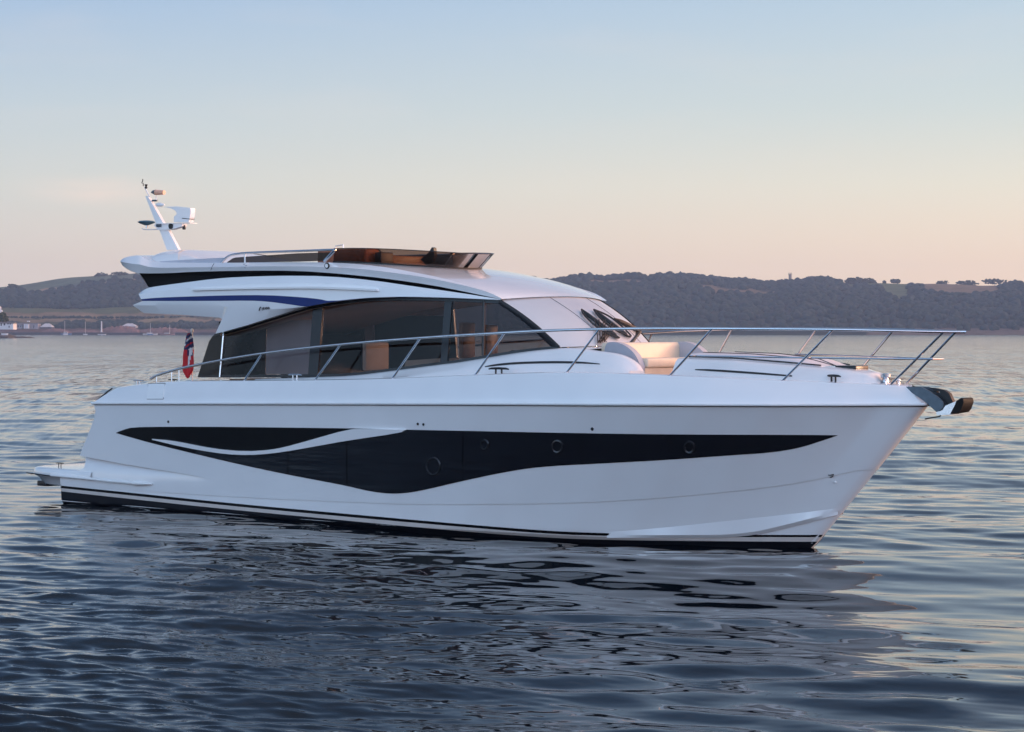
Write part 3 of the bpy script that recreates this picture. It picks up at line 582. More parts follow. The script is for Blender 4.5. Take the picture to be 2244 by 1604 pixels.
# rubbing strake: white roll with a dark line under it and a bright edge
rub = [(x, y-.026, z-.004) for x, y, z in low]
part(Geo().tube(rub, .026, 8), 'rubbing_strake', M['trim'], both=True)
part(Geo().tube([(x, y-.004, z-.034) for x, y, z in low], .007, 6), 'strake_dark_line', M['rubber'], both=True)
# small locker door on the aft quarter
def hb_bw(x, z):
    zr, zb = z_rub(x), z_bul(x); t = max(0, min(1, (z-zr)/max(.1, zb-zr))); a = b_rub(max(0, xs(z_rub(x))-x)); return a+(b_bul(x)-a)*t+.022*math.sin(math.pi*t)
part(strip([(326.5, 840.5), (362, 840.5)], [(323, 874), (358, 874)], hb_bw, .018, .018, 6, 3, 0), 'locker_door', M['trim'])
part(Geo().tube([(lambda q: (q[0], q[1]-.004, q[2]))(S(u, v, hb_bw)) for u, v in ((325.5, 840), (362.5, 840), (358.5, 874.5), (322.5, 874.5), (325.5, 840))], .006, 5), 'locker_gasket', M['frame'])
# ---- stripes at the waterline
ST1 = [(134, 1064), (339, 1085), (510, 1103), (700, 1120.5), (1005, 1148), (1208, 1164), (1330, 1168.5), (1460, 1171.5), (1640, 1172), (1803, 1172)]
ST2 = [(134, 1069.5), (339, 1091), (510, 1109), (700, 1127), (1005, 1154), (1208, 1170.5), (1330, 1174.5), (1460, 1176), (1640, 1177), (1800, 1177)]
ST3 = [(134, 1076.5), (339, 1099), (510, 1117), (700, 1135), (1005, 1164), (1208, 1179), (1330, 1183), (1460, 1185), (1640, 1186.5), (1793, 1187)]
def wrap(g_rows):
    return g_rows
def hull_band(a, b, off, zlow=None):
    n = 120; A = line(a, hb_hull, n, 2, 'u'); B = line(b, hb_hull, n, 2, 'u') if b else None
    if B is None: B = [(p[0], -hb_hull(p[0], zlow), zlow) for p in A]
    zA = tab(*sorted((p[0], p[2]) for p in A)); zB = tab(*sorted((p[0], p[2]) for p in B)); rows = []
    for k in range(15):
        r = []
        for i in range(n):
            t = i/(n-1); x = 0
            for _ in range(10):
                z = zA(x)+(zB(x)-zA(x))*k/14; x = -16.40+t*(xs(z)+16.40)
            r.append((x+off*(t > .97), -hb_hull(x, z)-off, z))
        rows.append(r)
    return Geo().grid(rows)
part(hull_band(ST1, ST2, .005).mirror(), 'boot_stripe', M['boot'])
part(hull_band(ST2, ST3, .005).mirror(), 'waterline_stripe', M['creme_line'])
part(hull_band(ST3, None, .006, -.4).mirror(), 'bottom_paint', M['antifoul'])
# ---- spray rail at the forefoot
A = line([(1310, 1167.5), (1440, 1158), (1640, 1137), (1780, 1121), (1850, 1112)], hb_hull, 50); B = line([(1330, 1172), (1500, 1172), (1633, 1171), (1740, 1146), (1836, 1121)], hb_hull, 50)
g = Geo().grid([A, [(x-.0, y-.055*min(1, i/12)*min(1, (49-i)/6)-.002, z+.0) for i, (x, y, z) in enumerate(B)], [(x, y+.0, z-.05) for x, y, z in B]])
part(g, 'spray_rail', M['gel'], both=True, angle=15)
# ---- long dark hull windows
WTOP = [(254.7, 948.3), (270, 942), (291, 936), (372, 935), (508, 935.5), (677, 937.5), (760, 938.5), (891, 941.6), (1015, 944), (1276, 949.4), (1460, 952), (1762, 953), (1836, 953.7)]
WBOT = [(254.7, 948.9), (339, 973), (508, 1013.7), (626, 1039), (700, 1053), (761, 1064.6), (801.6, 1074.7), (835, 1080), (862.5, 1082), (896, 1080), (937, 1072), (1018, 1053), (1096, 1036.5), (1157, 1026), (1225, 1020), (1310, 1016), (1460, 1008), (1583, 999), (1691, 992), (1755, 981), (1798, 967), (1836, 954.2)]
part(strip(WTOP, WBOT, hb_hull, .008, .012, 150, 8, 1), 'hull_window_frame', M['boot'], both=True)
SWT = [(337, 961.5), (375, 964.5), (406, 970), (474, 983.5), (541, 989), (593, 986), (626, 980), (677, 966), (764, 941), (800, 939.5), (891, 941.5)]
SWB = [(337, 963.5), (406, 980), (474, 992), (525, 997), (575, 996), (626, 990), (700, 977), (760, 966), (883, 948), (891, 942)]
c_ = lambda p: [(u, v) for u, v in p]
def vt(p, d=1): q = np.array(chaikin(p, d)); return lambda u: float(np.interp(u, q[:, 0], q[:, 1]))
wt, wb, sw_t, sw_b = vt(WTOP), vt(WBOT), vt(SWT), vt(SWB)
def pane(u0, u1, ft, fb, n=26):
    us = np.linspace(u0, u1, n); return strip([(u, ft(u)) for u in us], [(u, max(fb(u), ft(u)+.2)) for u in us], hb_hull, .013, .005, n, 5, 0)
low_top = lambda u: (sw_b(u)+1.0) if u < 889 else wt(u)+1.6
for u0, u1 in ((430, 631), (633.5, 760), (762.5, 1014), (1016.5, 1275), (1277.5, 1468), (1470, 1822)):
    part(pane(u0, u1, low_top, lambda u: wb(u)-1.6), 'hull_window_pane', M['hullglass'], both=True)
for u0, u1 in ((275, 360), (387, 616), (618.5, 745)):
    part(pane(u0, u1, lambda u: wt(u)+6.5 if u < 617 else wt(u)+5, lambda u: min((sw_t(u)-1) if u > 337 else wb(u)-2, wb(u)-2)), 'hull_window_pane', M['boot'], both=True)
part(strip(SWT, SWB, hb_hull, .045, .045, 80, 6, 1), 'hull_moulding', M['gel'], both=True, angle=50)
def ring_on(hbf, u, v, ru, rv, tube_r, off, n=28):
    return Geo().tube([(lambda p: (p[0], p[1]-off, p[2]))(S(u+ru*math.cos(2*math.pi*k/n), v+rv*math.sin(2*math.pi*k/n), hbf)) for k in range(n+1)], tube_r, 6)
for u, v, ru, rv in ((951, 1021.5, 14.5, 18), (1063, 974, 8, 9.5), (1223, 978, 11, 12.5), (1512, 980, 10.5, 12)):
    pr = part(ring_on(hb_hull, u, v, ru, rv, .022, .018), 'porthole', M['ring'])
    n = 24; P = [(lambda p: (p[0], p[1]-.021, p[2]))(S(u+ru*.93*math.cos(2*math.pi*k/n), v+rv*.93*math.sin(2*math.pi*k/n), hb_hull)) for k in range(n)]
    mesh('porthole_glass', P, [tuple(range(n))], M['hullglass'], pr)
for u, v in ((915.7, 929), (928, 930), (369, 924), (1298, 940)):
    p = S(u, v, hb_hull); q = 2.6 if u < 1200 else 4
    part(ring_on(hb_hull, u, v, q*.45, q*.6, .012, .004, 10), 'hull_fitting', M['rubber'])
# builder's mark on the bow
part(Geo().tube([(lambda p: (p[0], p[1]-.006, p[2]))(S(u, v, hb_hull)) for u, v in ((1815.5, 1040.5), (1819, 1041.5), (1823, 1040.5), (1827, 1039), (1825.5, 1043), (1823, 1045.5), (1819, 1046))], .008, 6), 'bow_emblem', M['rubber'])
part(ring_on(hb_hull, 1830.5, 1057, 1.6, .8, .012, .004, 8), 'bow_fitting', M['trim'])
# ---- swim platform
PY = 2.16
plan = [(-15.4, -2.26), (-16.3, -2.25), (-17.0, -2.20), (-17.45, -2.08), (-17.72, -1.85), (-17.84, -1.5), (-17.9, 0)]
plan = chaikin(plan, 2); full = plan+[(x, -y) for x, y in reversed(plan[:-1])]
ztop = lambda x: .60+.0*x
rows = []
for dz, ins in ((.64, .12), (.635, .06), (.61, .02), (.55, 0), (.50, 0), (.47, .02), (.455, .05), (.30, .16), (.30, .6)):
    rows.append([(x+ins*(.4+.6*min(1, max(0, (-16.9-x)/.5)))*min(1, max(0, (-16.0-x)/.9)), y-math.copysign(min(ins, abs(y)), y) if abs(y) > 1e-6 else 0, dz) for x, y in full])
g = Geo().grid(rows); n = len(full); g.F.append(tuple(range(n))); e = len(rows)*n-n; g.F.append(tuple(e+k for k in range(n)))
part(g, 'swim_platform', M['gel'], angle=40)
part(Geo().tube([S(u, v, 2.27) for u, v in ((112, 1041), (180, 1047.5), (240, 1054), (294, 1058.5))], .03, 8), 'platform_rub_rail', M['trim'], both=True)
part(Geo().tube([S(u, v, 2.26) for u, v in ((293, 1058.5), (315, 1059.6), (333, 1060.8))], [.045, .035, .012], 10), 'platform_rail_end', M['trim'], both=True)
part(Geo().tube([S(u, v, 2.24) for u, v in ((58, 1036), (85, 1039.5), (112, 1043))], .012, 6), 'platform_seam', M['rubber'])
part(Geo().box(-17.75, -17.42, -1.75, -1.35, .22, .33, .02), 'platform_lift_arm', M['frame'], both=True)
def cleat(p, s=1.0, parent=None, m='steel', yaw=0):
    g = Geo(); x, y, z = p; c, q = math.cos(yaw), math.sin(yaw)
    L = lambda a, h: (x+a*c*s, y+a*q*s, z+h*s)
    g.tube([L(-.17, .1), L(-.12, .108), L(0, .11), L(.12, .108), L(.17, .1)], [.008*s, .014*s, .016*s, .014*s, .008*s], 8)
    for a in (-.05, .05): g.tube([L(a, 0), L(a, .105)], .012*s, 8)
    return part(g, 'cleat', M[m], parent or yacht)
cleat((-17.0, -1.75, .635), .75, m='rubber'); cleat((-17.0, 1.9, .64))
# ---- deck
g = Geo(); X = np.linspace(-15.0, 1.66, 80); zd = lambda x: z_bul(min(max(x, -14.6), 1.7))-.09
g.grid([[(x, -(b_bul(x)-.085)*k if b_bul(x) > .1 else 0, zd(x)+.02*(1-k*k)) for x in X] for k in np.linspace(1, -1, 9)])
part(g, 'deck', M['teak'])
# ---- deckhouse glass surfaces
w_b = tab((-13.2, 1.74), (-12.6, 1.82), (-12, 1.92), (-10, 1.95), (-8, 1.90), (-7, 1.80), (-6, 1.67), (-5.46, 1.58), (-4.22, 1.33), (-3.5, 1.15))
hb_cab = lambda x, z: w_b(x)-.11*(z-2.7)
GT = [(456, 751), (469.5, 731), (492.5, 726), (540, 712), (585, 698), (630, 684), (671, 671.5), (730, 661.5), (802, 653), (882, 650.5), (981, 652.5), (1096, 657)]
GB = [(431.5, 826), (486, 826.5), (684, 825.5), (766, 823.5), (849, 813.5), (961, 798.5), (1000, 794.5), (1094, 778.5), (1160, 768.5), (1228, 762.5)]
gt = vt(GT, 1); gb = vt(GB, 1)
def cab(poly_t, poly_b, off, thick, n=24, m=6): return strip(poly_t, poly_b, hb_cab, off, thick, n, m, 0)
def quadstrip(px, hbf, off, m_=None, n=10, th=.02):
    """panel from four photo corners: top-left, top-right, bottom-right, bottom-left"""
    a, b, c, d = px; g = Geo(); P = []
    for j in range(n+1):
        t = j/n; P.append([(lambda q: (q[0], q[1]-off, q[2]))(S((a[0]*(1-s)+b[0]*s)*(1-t)+(d[0]*(1-s)+c[0]*s)*t, (a[1]*(1-s)+b[1]*s)*(1-t)+(d[1]*(1-s)+c[1]*s)*t, hbf)) for s in np.linspace(0, 1, 5)])
    I = [[(x, y+th, z) for x, y, z in r] for r in P]
    g.grid(P); g.grid([[r[0] for r in P], [r[0] for r in I]]); g.grid([[r[-1] for r in I], [r[-1] for r in P]]); g.grid([I[0], P[0]]); g.grid([P[-1], I[-1]]); return g
# panes: columns given as (top point, bottom point)
def edge(a, b): return [(a[0]+(b[0]-a[0])*k/16, a[1]+(b[1]-a[1])*k/16) for k in range(17)]
def pane_cols(cols_l, cols_r, tfun, bfun, hbf, off, th=.01, n=20, m=8):
    """pane between a left and a right slanted edge, top along tfun, bottom along bfun"""
    P = []
    for j in range(m+1):
        row = []
        for i in range(n+1):
            s = i/n; ut = cols_l[0]+(cols_r[0]-cols_l[0])*s; ub = cols_l[1]+(cols_r[1]-cols_l[1])*s; t = j/m
            row.append((lambda q: (q[0], q[1]-off, q[2]))(S(ut+(ub-ut)*t, tfun(ut)+(bfun(ub)-tfun(ut))*t, hbf)))
        P.append(row)
    I = [[(x, y+th, z) for x, y, z in r] for r in P]; g = Geo()
    g.grid(P); g.grid([[r[0] for r in P], [r[0] for r in I]]); g.grid([[r[-1] for r in I], [r[-1] for r in P]]); g.grid([I[0], P[0]]); g.grid([P[-1], I[-1]]); return g
for (l, r) in (((493, 485), (687, 676)), ((705, 694), (976, 966)), ((990, 979), (1058, 1052)), ((1066, 1063), (1093, 1222))):
    part(pane_cols(l, r, lambda u: gt(u)+2, lambda u: gb(u)-2, hb_cab, -.01), 'side_window', M['glass'], both=True)
part(pane_cols((458, 433), (490, 482), gt, gb, hb_cab, .0, n=8), 'aft_corner_glass', M['boot'], both=True)
part(Geo().tube([(lambda q: (q[0], q[1]-.02, q[2]))(S(u, v, hb_cab)) for u, v in ((491.5, 727), (487, 780), (483, 826))], .014, 8), 'corner_post', M['steel'], both=True)
for l, r in (((686, 675), (708, 696)), ((975, 965), (991, 980))):
    part(pane_cols(l, r, gt, gb, hb_cab, .004, .05, 4), 'window_pillar', M['frame'], both=True)
part(Geo().tube([(lambda q: (q[0], q[1]-.012, q[2]))(S(u, v, hb_cab)) for u, v in ((1061.5, 659), (1059, 779))], .026, 8), 'window_post', M['frame'], both=True)
part(strip([(u, gt(u)-.5) for u in np.linspace(470, 1094, 50)], [(u, gt(u)+(5.5 if u < 700 else 8)) for u in np.linspace(470, 1094, 50)], hb_cab, .012, .04, 60, 2, 0), 'window_head_frame', M['frame'], both=True)
part(strip([(u, gb(u)-5) for u in np.linspace(436, 1226, 50)], [(u, gb(u)+1) for u in np.linspace(436, 1226, 50)], hb_cab, .012, .04, 60, 2, 0), 'window_sill_frame', M['frame'], both=True)
# ---- windscreen
ws_n = 25; etas = np.linspace(-1, 1, ws_n)
def ws_base(e): return (-3.76-.285*(1.31*e)**2, 1.31*e, 3.14+.03*(1-e*e))
def ws_top(e): return (-5.08-.2*(1.43*e)**2, 1.43*e, 3.955+.06*(1-e*e))
def ws_pt(e, t, off=0):
    a, b = Vector(ws_base(e)), Vector(ws_top(e)); p = a+(b-a)*t; k = math.sin(math.pi*t)*.06
    return p+Vector((.55, .25*e, .75))*(k+off)
WS = [[ws_pt(e, t) for e in etas] for t in np.linspace(0, 1, 13)]
g = Geo().grid(WS); part(g, 'windscreen', M['cover'], angle=60)
bvh_ws = BVHTree.FromPolygons([Vector(v) for v in g.V], g.F)
def hit(u, v, bvh, off=.02):
    o = Vector(at_y(u, v, -12)); d = (Vector(at_y(u, v, 3))-o).normalized(); loc, nrm, i, dist = bvh.ray_cast(o, d)
    if loc is None: loc, nrm, i, dist = bvh.find_nearest(Vector(at_y(u, v, 0)))
    if nrm.dot(d) > 0: nrm = -nrm
    return loc+nrm*off
def screen_line(pts, off, bvh): return [hit(u, v, bvh, off) for u, v in pts]
# A-pillars: dark sweep from roof corner to deck
ap = [ws_pt(-1, t, .012) for t in np.linspace(1, 0, 12)]
rows = [[p+Vector((dx, dy, 0)) for p in ap] for dx, dy in ((-.19, -.02), (-.08, -.03), (-.005, -.02), (.012, .0))]
part(Geo().grid(rows), 'windscreen_pillar', M['frame'], both=True)
for e in (-.36, .36): part(Geo().tube([ws_pt(e, t, .003) for t in np.linspace(.02, .98, 12)], .003, 5), 'windscreen_joint', M['frame'])
# wipers
WIP = [(([(1309, 770), (1306, 725), (1300, 706)], [(1313, 770), (1312, 725), (1310, 706)]), [(1272.5, 684), (1283, 706), (1300, 722)], [(1273, 682), (1296, 697), (1318, 722), (1356, 744), (1358, 746), (1330, 735), (1300, 716), (1275, 690)]),
       (([(1317, 766), (1318, 725), (1320, 706)], [(1322, 766), (1323, 725), (1324, 706)]), [(1300, 684), (1316, 700), (1334, 718)], [(1299.5, 682), (1330, 694), (1354, 712), (1383, 741), (1380, 743), (1345, 726), (1318, 706), (1302, 686)]),
       (([(1396, 730), (1376, 715), (1352, 706)], [(1398, 732), (1378, 719), (1354, 709)]), [(1344, 703), (1362, 708), (1379, 717)], [(1344, 702), (1362, 706), (1392, 722), (1427, 740), (1424, 741), (1396, 729), (1366, 714), (1346, 705)])]
for arms, inner, leaf in WIP:
    wz = link('wiper', None, yacht)
    g = Geo()
    for a in arms: g.tube(screen_line(by_len(chaikin(a), 10), .05, bvh_ws), .011, 6)
    part(g, 'wiper_arm', M['rubber'], wz)
    n = len(leaf); g = Geo(); loop = chaikin(leaf+[leaf[0]], 1); g.tube(screen_line(by_len(loop, 30), .035, bvh_ws), .017, 6)
    part(g, 'wiper_linkage', M['rubber'], wz)
    mid = [((leaf[0][0]*(1-t)+leaf[4][0]*t), (leaf[0][1]*(1-t)+leaf[4][1]*t)) for t in np.linspace(.06, .94, 12)]
    part(Geo().tube(screen_line(mid, .025, bvh_ws), [.006]+[.036]*10+[.006], 6), 'wiper_blade', M['rubber'], wz)
# ---- roof, wing and coaming
q_t = tab((-11, 1), (-10, .99), (-9, .92), (-8, .78), (-7, .55), (-6, .25), (-5.4, 0))
def wy(base, front=1.47): return lambda x, z: front+(base-front)*q_t(x)
NS = 180
RR = [(264, 571), (268, 567), (274, 564), (290, 560.5), (306, 559), (316, 566), (335, 574), (400, 575.5), (483, 576), (600, 574), (707, 572), (770, 573), (820, 577), (870, 584), (910, 589), (967, 600), (1039, 618), (1075, 632), (1100, 653)]
L2 = [(264, 574), (268, 582), (280.6, 590.7), (292, 596), (305.5, 599.4), (374, 598.5), (420, 595.5), (535, 593), (651, 593), (750, 600), (849, 610.5), (948, 625), (1013.6, 638), (1099, 655.5)]
L3 = [(326, 630), (360, 625), (405, 619), (468, 611), (519, 607), (618, 604), (717, 605), (816, 614), (915, 628.6), (1013.6, 642.5), (1097, 655.8)]
W0 = [(304, 643.5), (312, 637)]+L3
W1 = [(304, 645), (340, 639), (424, 629.7), (540, 622), (660, 619.5), (700, 621), (771, 622.5), (825, 627), (896, 635), (967, 642.5), (1021, 648), (1097, 656.3)]
W2 = [(309, 655.5), (340, 652.5), (405, 650), (499, 647.0), (585, 646.5), (651, 650.5), (700, 655), (722, 660.5), (802, 652.3), (882, 649.6), (981, 651.8), (1096, 656.8)]
W3 = [(312, 659.5), (468, 659.5), (545, 658.5), (585, 660.5), (634, 667), (668, 672), (680, 670.5), (728, 661), (802, 652.6), (882, 649.9), (981, 652.1), (1096, 656.9)]
W4 = [(290.6, 668.6), (350, 671), (480, 672.5), (540, 674), (590, 678), (630, 675.5), (671, 672), (728, 661.3), (802, 652.9), (882, 650.2), (981, 652.4), (1096, 657)]
W5 = [(315, 686), (405, 690.5), (489, 697), (585, 698), (630, 684.3), (671, 672), (728, 661.6), (802, 653.2), (882, 650.5), (981, 652.7), (1096, 657.1)]
def uline(px, hbf, n=NS, sm=1): return [S(u, v, hbf) for u, v in by_u(chaikin(px, sm), n)]
# roof top between the shoulders, down to the windscreen
NR = NS; uu = by_u(chaikin(RR, 1), NR); rt = [S(u, v, wy(1.76, 1.46)) for u, v in uu]
zs = np.array([p[2] for p in rt]); rows = []
fr = [max(0, 1-i/28) for i in range(NR)]
for e in np.linspace(-1, 1, 25):
    r = []
    for i, (x, y, z) in enumerate(rt):
        f = (i/(NR-1))**5; tx, ty, tz = ws_top(e); h = z if i > 28 else max(z, rt[28][2])*0+z
        bx = x-1.08*(1-e*e)*fr[i]; r.append((bx*(1-f)+(tx+.03)*f, (-y*e if f < 1 else 0)*(1-f)+ty*f*1.02, (z+.05*(1-e*e))*(1-f)+(tz+.004)*f))
    rows.append(r)
lR = [tuple(p) for p in rows[0]]
g = Geo().grid(rows); part(g, 'roof', M['gel'], angle=50)
bvh_roof = BVHTree.FromPolygons([Vector(v) for v in g.V], g.F)
def roof_z(x, y):
    loc, *_ = bvh_roof.ray_cast(Vector((x, y, 8)), Vector((0, 0, -1))); return loc.z if loc else 4.5
l2 = uline(L2, wy(1.88))
mid = [((a[0]+b[0])/2, (a[1]+b[1])/2) for a, b in zip(by_u(chaikin(RR, 1), NS), by_u(chaikin(L2, 1), NS))]; lM = [S(u, v, wy(1.95, 1.475)) for u, v in mid]
lo2 = [S(u, v+.5, wy(1.80, 1.46)) for u, v in by_u(chaikin(L2, 1), NS)]
def aft_close(g, starts, back):
    """close the stern end of a set of lengthwise lines, bowed aft on the centreline"""
    rows = []
    for k in np.linspace(-1, 1, 13): rows.append([(p[0]-back*(1-k*k)*.9, p[1]*-k, p[2]) for p in starts])
    g.grid(rows)
g = Geo().grid([lR, lM, l2, lo2]).mirror(); aft_close(g, [lR[0], lM[0], l2[0], lo2[0]], 1.2)
part(g, 'flybridge_coaming', M['gel'], angle=25)
# dark recess band
bt_, bb_ = [(305.5, 599), (318, 599.5)]+L2[5:], [(321, 622), (326, 630)]+L3[1:]
lb0 = uline(bt_, wy(1.80, 1.455), NS, 0); lb1 = uline(bb_, wy(1.80, 1.455), NS, 0)
g = Geo().grid([lb0, [tuple((a+b)/2 + (.03 if k == 1 else 0) for k, (a, b) in enumerate(zip(p, q))) for p, q in zip(lb0, lb1)], lb1]).mirror(); aft_close(g, [lb0[0], lb1[0]], 1.0)
part(g, 'flybridge_band', M['matte'])
lw0r = uline(L3, wy(1.78, 1.455)); l0 = uline(W0, wy(1.97)); l1 = uline(W1, wy(2.06, 1.48)); k2 = uline(W2, wy(2.08, 1.482)); k3 = uline(W3, wy(2.08, 1.482)); W4t = [(0, 290.6, 668.6), (.10, 395, 671), (.185, 487, 672.3), (.221, 500, 672.6), (.245, 516, 673.2), (.30, 550, 674.6), (.36, 594, 678), (.42, 635, 675.5), (.475, 672, 671.9), (.545, 728, 661.5), (.636, 802, 653.1), (.735, 882, 650.4), (.857, 981, 652.6), (1, 1096, 657.1)]
k4 = [S(float(np.interp(t, [q[0] for q in W4t], [q[1] for q in W4t])), float(np.interp(t, [q[0] for q in W4t], [q[2] for q in W4t])), wy(2.07, 1.482)) for t in np.linspace(0, 1, NS)]
 
W5t = [(0, 315, 686), (.10, 395, 690), (.185, 480, 696), (.195, 487, 698), (.203, 485, 710), (.211, 479.5, 721), (.221, 470.5, 731.5), (.245, 492, 726.5), (.30, 540, 713), (.36, 586, 698.5), (.42, 630, 684.5), (.475, 671, 672.2), (.545, 728, 662), (.636, 802, 653.6), (.735, 882, 651), (.857, 981, 653.2), (1, 1096, 657.3)]
k5 = [S(float(np.interp(t, [q[0] for q in W5t], [q[1] for q in W5t])), float(np.interp(t, [q[0] for q in W5t], [q[2] for q in W5t])), wy(1.985, 1.481)) for t in np.linspace(0, 1, NS)]
g = Geo().grid([lw0r, l0, l1, k2]).mirror(); g2 = Geo().grid([k3, k4, k5]).mirror()
aft_close(g, [lw0r[0], l0[0], l1[0], k2[0]], .9); aft_close(g2, [k3[0], k4[0], k5[0]], .9)
g.add(g2.V, g2.F)
g.grid([k5, [(x, y*.5, z+.03) for x, y, z in k5], [(x, -y*.5, z+.03) for x, y, z in k5], [(x, -y, z) for x, y, z in k5]])
part(g, 'roof_wing', M['gel'], angle=22)
g = Geo().grid([k2, k3]).mirror(); part(g, 'blue_stripe', M['navy'])
# raised grab strip on the wing
hb_w1 = lambda x, z: wy(2.075, 1.482)(x, z)
part(strip([(423, 633), (535, 630), (640, 627.8), (697, 627.5), (760, 629.5), (829, 633.5)], [(423, 637), (535, 634), (640, 632.6), (697, 632.4), (760, 634.5), (831, 638)], hb_w1, .05, .06, 40, 3, 1), 'grab_strip', M['trim'], both=True)
# lettering on the wing
def stroke(pts, r=.006): return Geo().tube([(lambda q: (q[0], q[1]-.008, q[2]))(S(540+a/28.05, 660+b/28.05, wy(2.072, 1.482))) for a, b in pts], r, 5)
g = Geo()
for pts, r in (([(795, 585), (815, 500), (840, 430), (870, 385), (910, 375)], .011), ([(1000, 390), (985, 450), (985, 510), (1000, 570)], .006), ([(1080, 360), (1080, 510)], .010), ([(1080, 510), (1110, 510)], .006), ([(1165, 370), (1165, 510)], .006),
               ([(1210+45*math.cos(t)+45, 435+60*math.sin(t)) for t in np.linspace(0, 6.3, 14)], .007), ([(1340+45*math.cos(t)+45, 425+55*math.sin(t)) for t in np.linspace(0, 6.3, 14)], .007)):
    q = stroke(pts, r); g.add(q.V, q.F)
part(g, 'wing_lettering', M['rubber'])
# ---- flybridge screens
ph = np.linspace(-90, 90, 49); Bs = []; Tp = []
for k in ph:
    c, s_ = math.cos(R(k)), math.sin(R(k)); Bs.append((-9.42+1.9*c, 1.5*s_, roof_z(-9.42+1.9*c, 1.5*s_)+.012)); Tp.append((-9.30+2.06*c, 1.60*s_, 4.92-.10*c*c))
def fly_pane(a, b):
    P = [[tuple(Vector(Bs[i]).lerp(Vector(Tp[i]), t)) for i in range(a, b+1)] for t in np.linspace(0, 1, 5)]; g = Geo().grid(P)
    I = [[(x-.0, y*.993, z) for x, y, z in r] for r in P]; g.grid(I); g.grid([P[-1], I[-1]]); return g
for a, b in ((0, 19), (19, 29), (29, 48)): part(fly_pane(a, b), 'flybridge_windscreen', M['flyglass'], angle=60)
for i in (19, 29): part(Geo().tube([Bs[i], Tp[i]], .007, 6), 'screen_joint', M['rubber'])
part(Geo().tube(Bs, .014, 6), 'screen_gasket', M['rubber'])
part(Geo().tube(Tp, .008, 6), 'screen_rim', M['frame'])
hbs = lambda x, z: 1.62
part(strip([(498, 574), (512, 564.5), (537, 562.5), (650, 555), (728, 552.5)], [(498, 575.5), (512, 575.3), (537, 575), (650, 573.5), (712, 571.5)], hbs, 0, .02, 40, 3, 0), 'side_screen', M['darkglass'], both=True)
part(Geo().tube([S(u, v, hbs) for u, v in chaikin([(484, 577), (492, 568), (502, 559.5), (520, 556), (542, 554), (640, 550.5), (736, 547)], 2)], .022, 8), 'flybridge_rail', M['steel'], both=True)
part(Geo().tube([S(u, v, hbs) for u, v in ((537, 553), (537, 577))], .018, 8), 'rail_post', M['trim'], both=True)
part(Geo().tube([S(u, v, hbs) for u, v in ((711, 572.5), (733, 549))], .03, 8), 'rail_brace', M['steel'], both=True)
for px_ in (((463, 592), (466, 584), (470, 577.5)),): part(Geo().tube([(lambda q: (q[0], q[1]-.012, q[2]))(S(u, v, lambda x, z: wy(1.93, 1.475)(x, z))) for u, v in px_], .005, 5), 'coaming_seam', M['frame'])
lp = link('side_lamp', None, yacht)
def hb_cm(x, z): return wy(1.93, 1.475)(x, z)
part(ring_on(hb_cm, 718, 582.5, 4.2, 5, .016, .015, 20), 'lamp_bezel', M['rubber'], lp)
P = [(lambda p: (p[0], p[1]-.03, p[2]))(S(718+3.6*math.cos(t), 582.5+4.4*math.sin(t), hb_cm)) for t in np.linspace(0, 2*math.pi, 17)[:-1]]
mesh('lamp_lens', P, [tuple(range(16))], M['trim'], lp)
g = Geo()
for u, v in ((535, 579), (540, 582), (537, 586)): g.tube([S(u-1.5, v, hb_cm), S(u+1.5, v+.6, hb_cm)], .01, 5)
part(g, 'rail_hinge', M['steel'])
part(Geo().box(-9.9, -8.5, .75, 1.2, 4.5, 4.86, .04), 'flybridge_bench', M['cabinet'])
# flybridge furniture seen through and over the screen
part(Geo().box(-10.2, -8.95, -1.15, -.75, 4.55, 4.93, .05), 'flybridge_seat', M['orange'])
part(Geo().box(-10.4, -8.9, -.5, .5, 4.5, 4.82, .03), 'flybridge_table', M['wood'])
part(Geo().tube([(-9.95, -.9, 4.9), (-9.95, -.9, 5.0), (-9.75, -.9, 5.02), (-9.75, -.9, 4.9)], .012, 6), 'seat_handle', M['steel'])
part(Geo().box(-8.9, -8.75, -.95, -.6, 4.55, 4.86, .02), 'helm_wheel_box', M['cabinet'])
g = Geo().tube([(-8.98+.0, -.8+.14*math.cos(t), 4.78+.14*math.sin(t)) for t in np.linspace(0, 2*math.pi, 20)], .014, 6); part(g, 'steering_wheel', M['rubber'])
part(Geo().prism([(-8.08, 4.72), (-7.96, 4.63), (-7.8, 4.64), (-7.74, 4.78), (-7.76, 4.92), (-7.8, 4.935), (-7.88, 4.84)], -.6, -.52), 'helm_display_pod', M['rubber'])
# aft moulding with the mast on it
AFT = [(-15.6, 4.72), (-15.55, 4.86), (-15.35, 4.98), (-15.0, 5.05), (-14.5, 5.06), (-13.9, 4.98), (-13.3, 4.87), (-12.9, 4.78), (-12.6, 4.66)]
pr = chaikin(AFT, 2); rows = []
for e in np.linspace(-1, 1, 25):
    h = math.sqrt(max(0, 1-abs(e)**3)); yy = 1.55*e
    rows.append([(x+.35*e*e+ (.6*(abs(e)**2) if x < -14.5 else 0), yy, 4.62+(z-4.62)*(.35+.65*h)) for x, z in pr])
part(Geo().grid(rows), 'aft_moulding', M['trim'], angle=60)
part(strip([(342, 573), (400, 569.5), (470, 565.5), (492, 564.5)], [(342, 576), (400, 576), (470, 576.5), (486, 577)], lambda x, z: 1.60, .0, .03, 20, 3, 0), 'seat_back_panel', M['greyfab'], both=True)
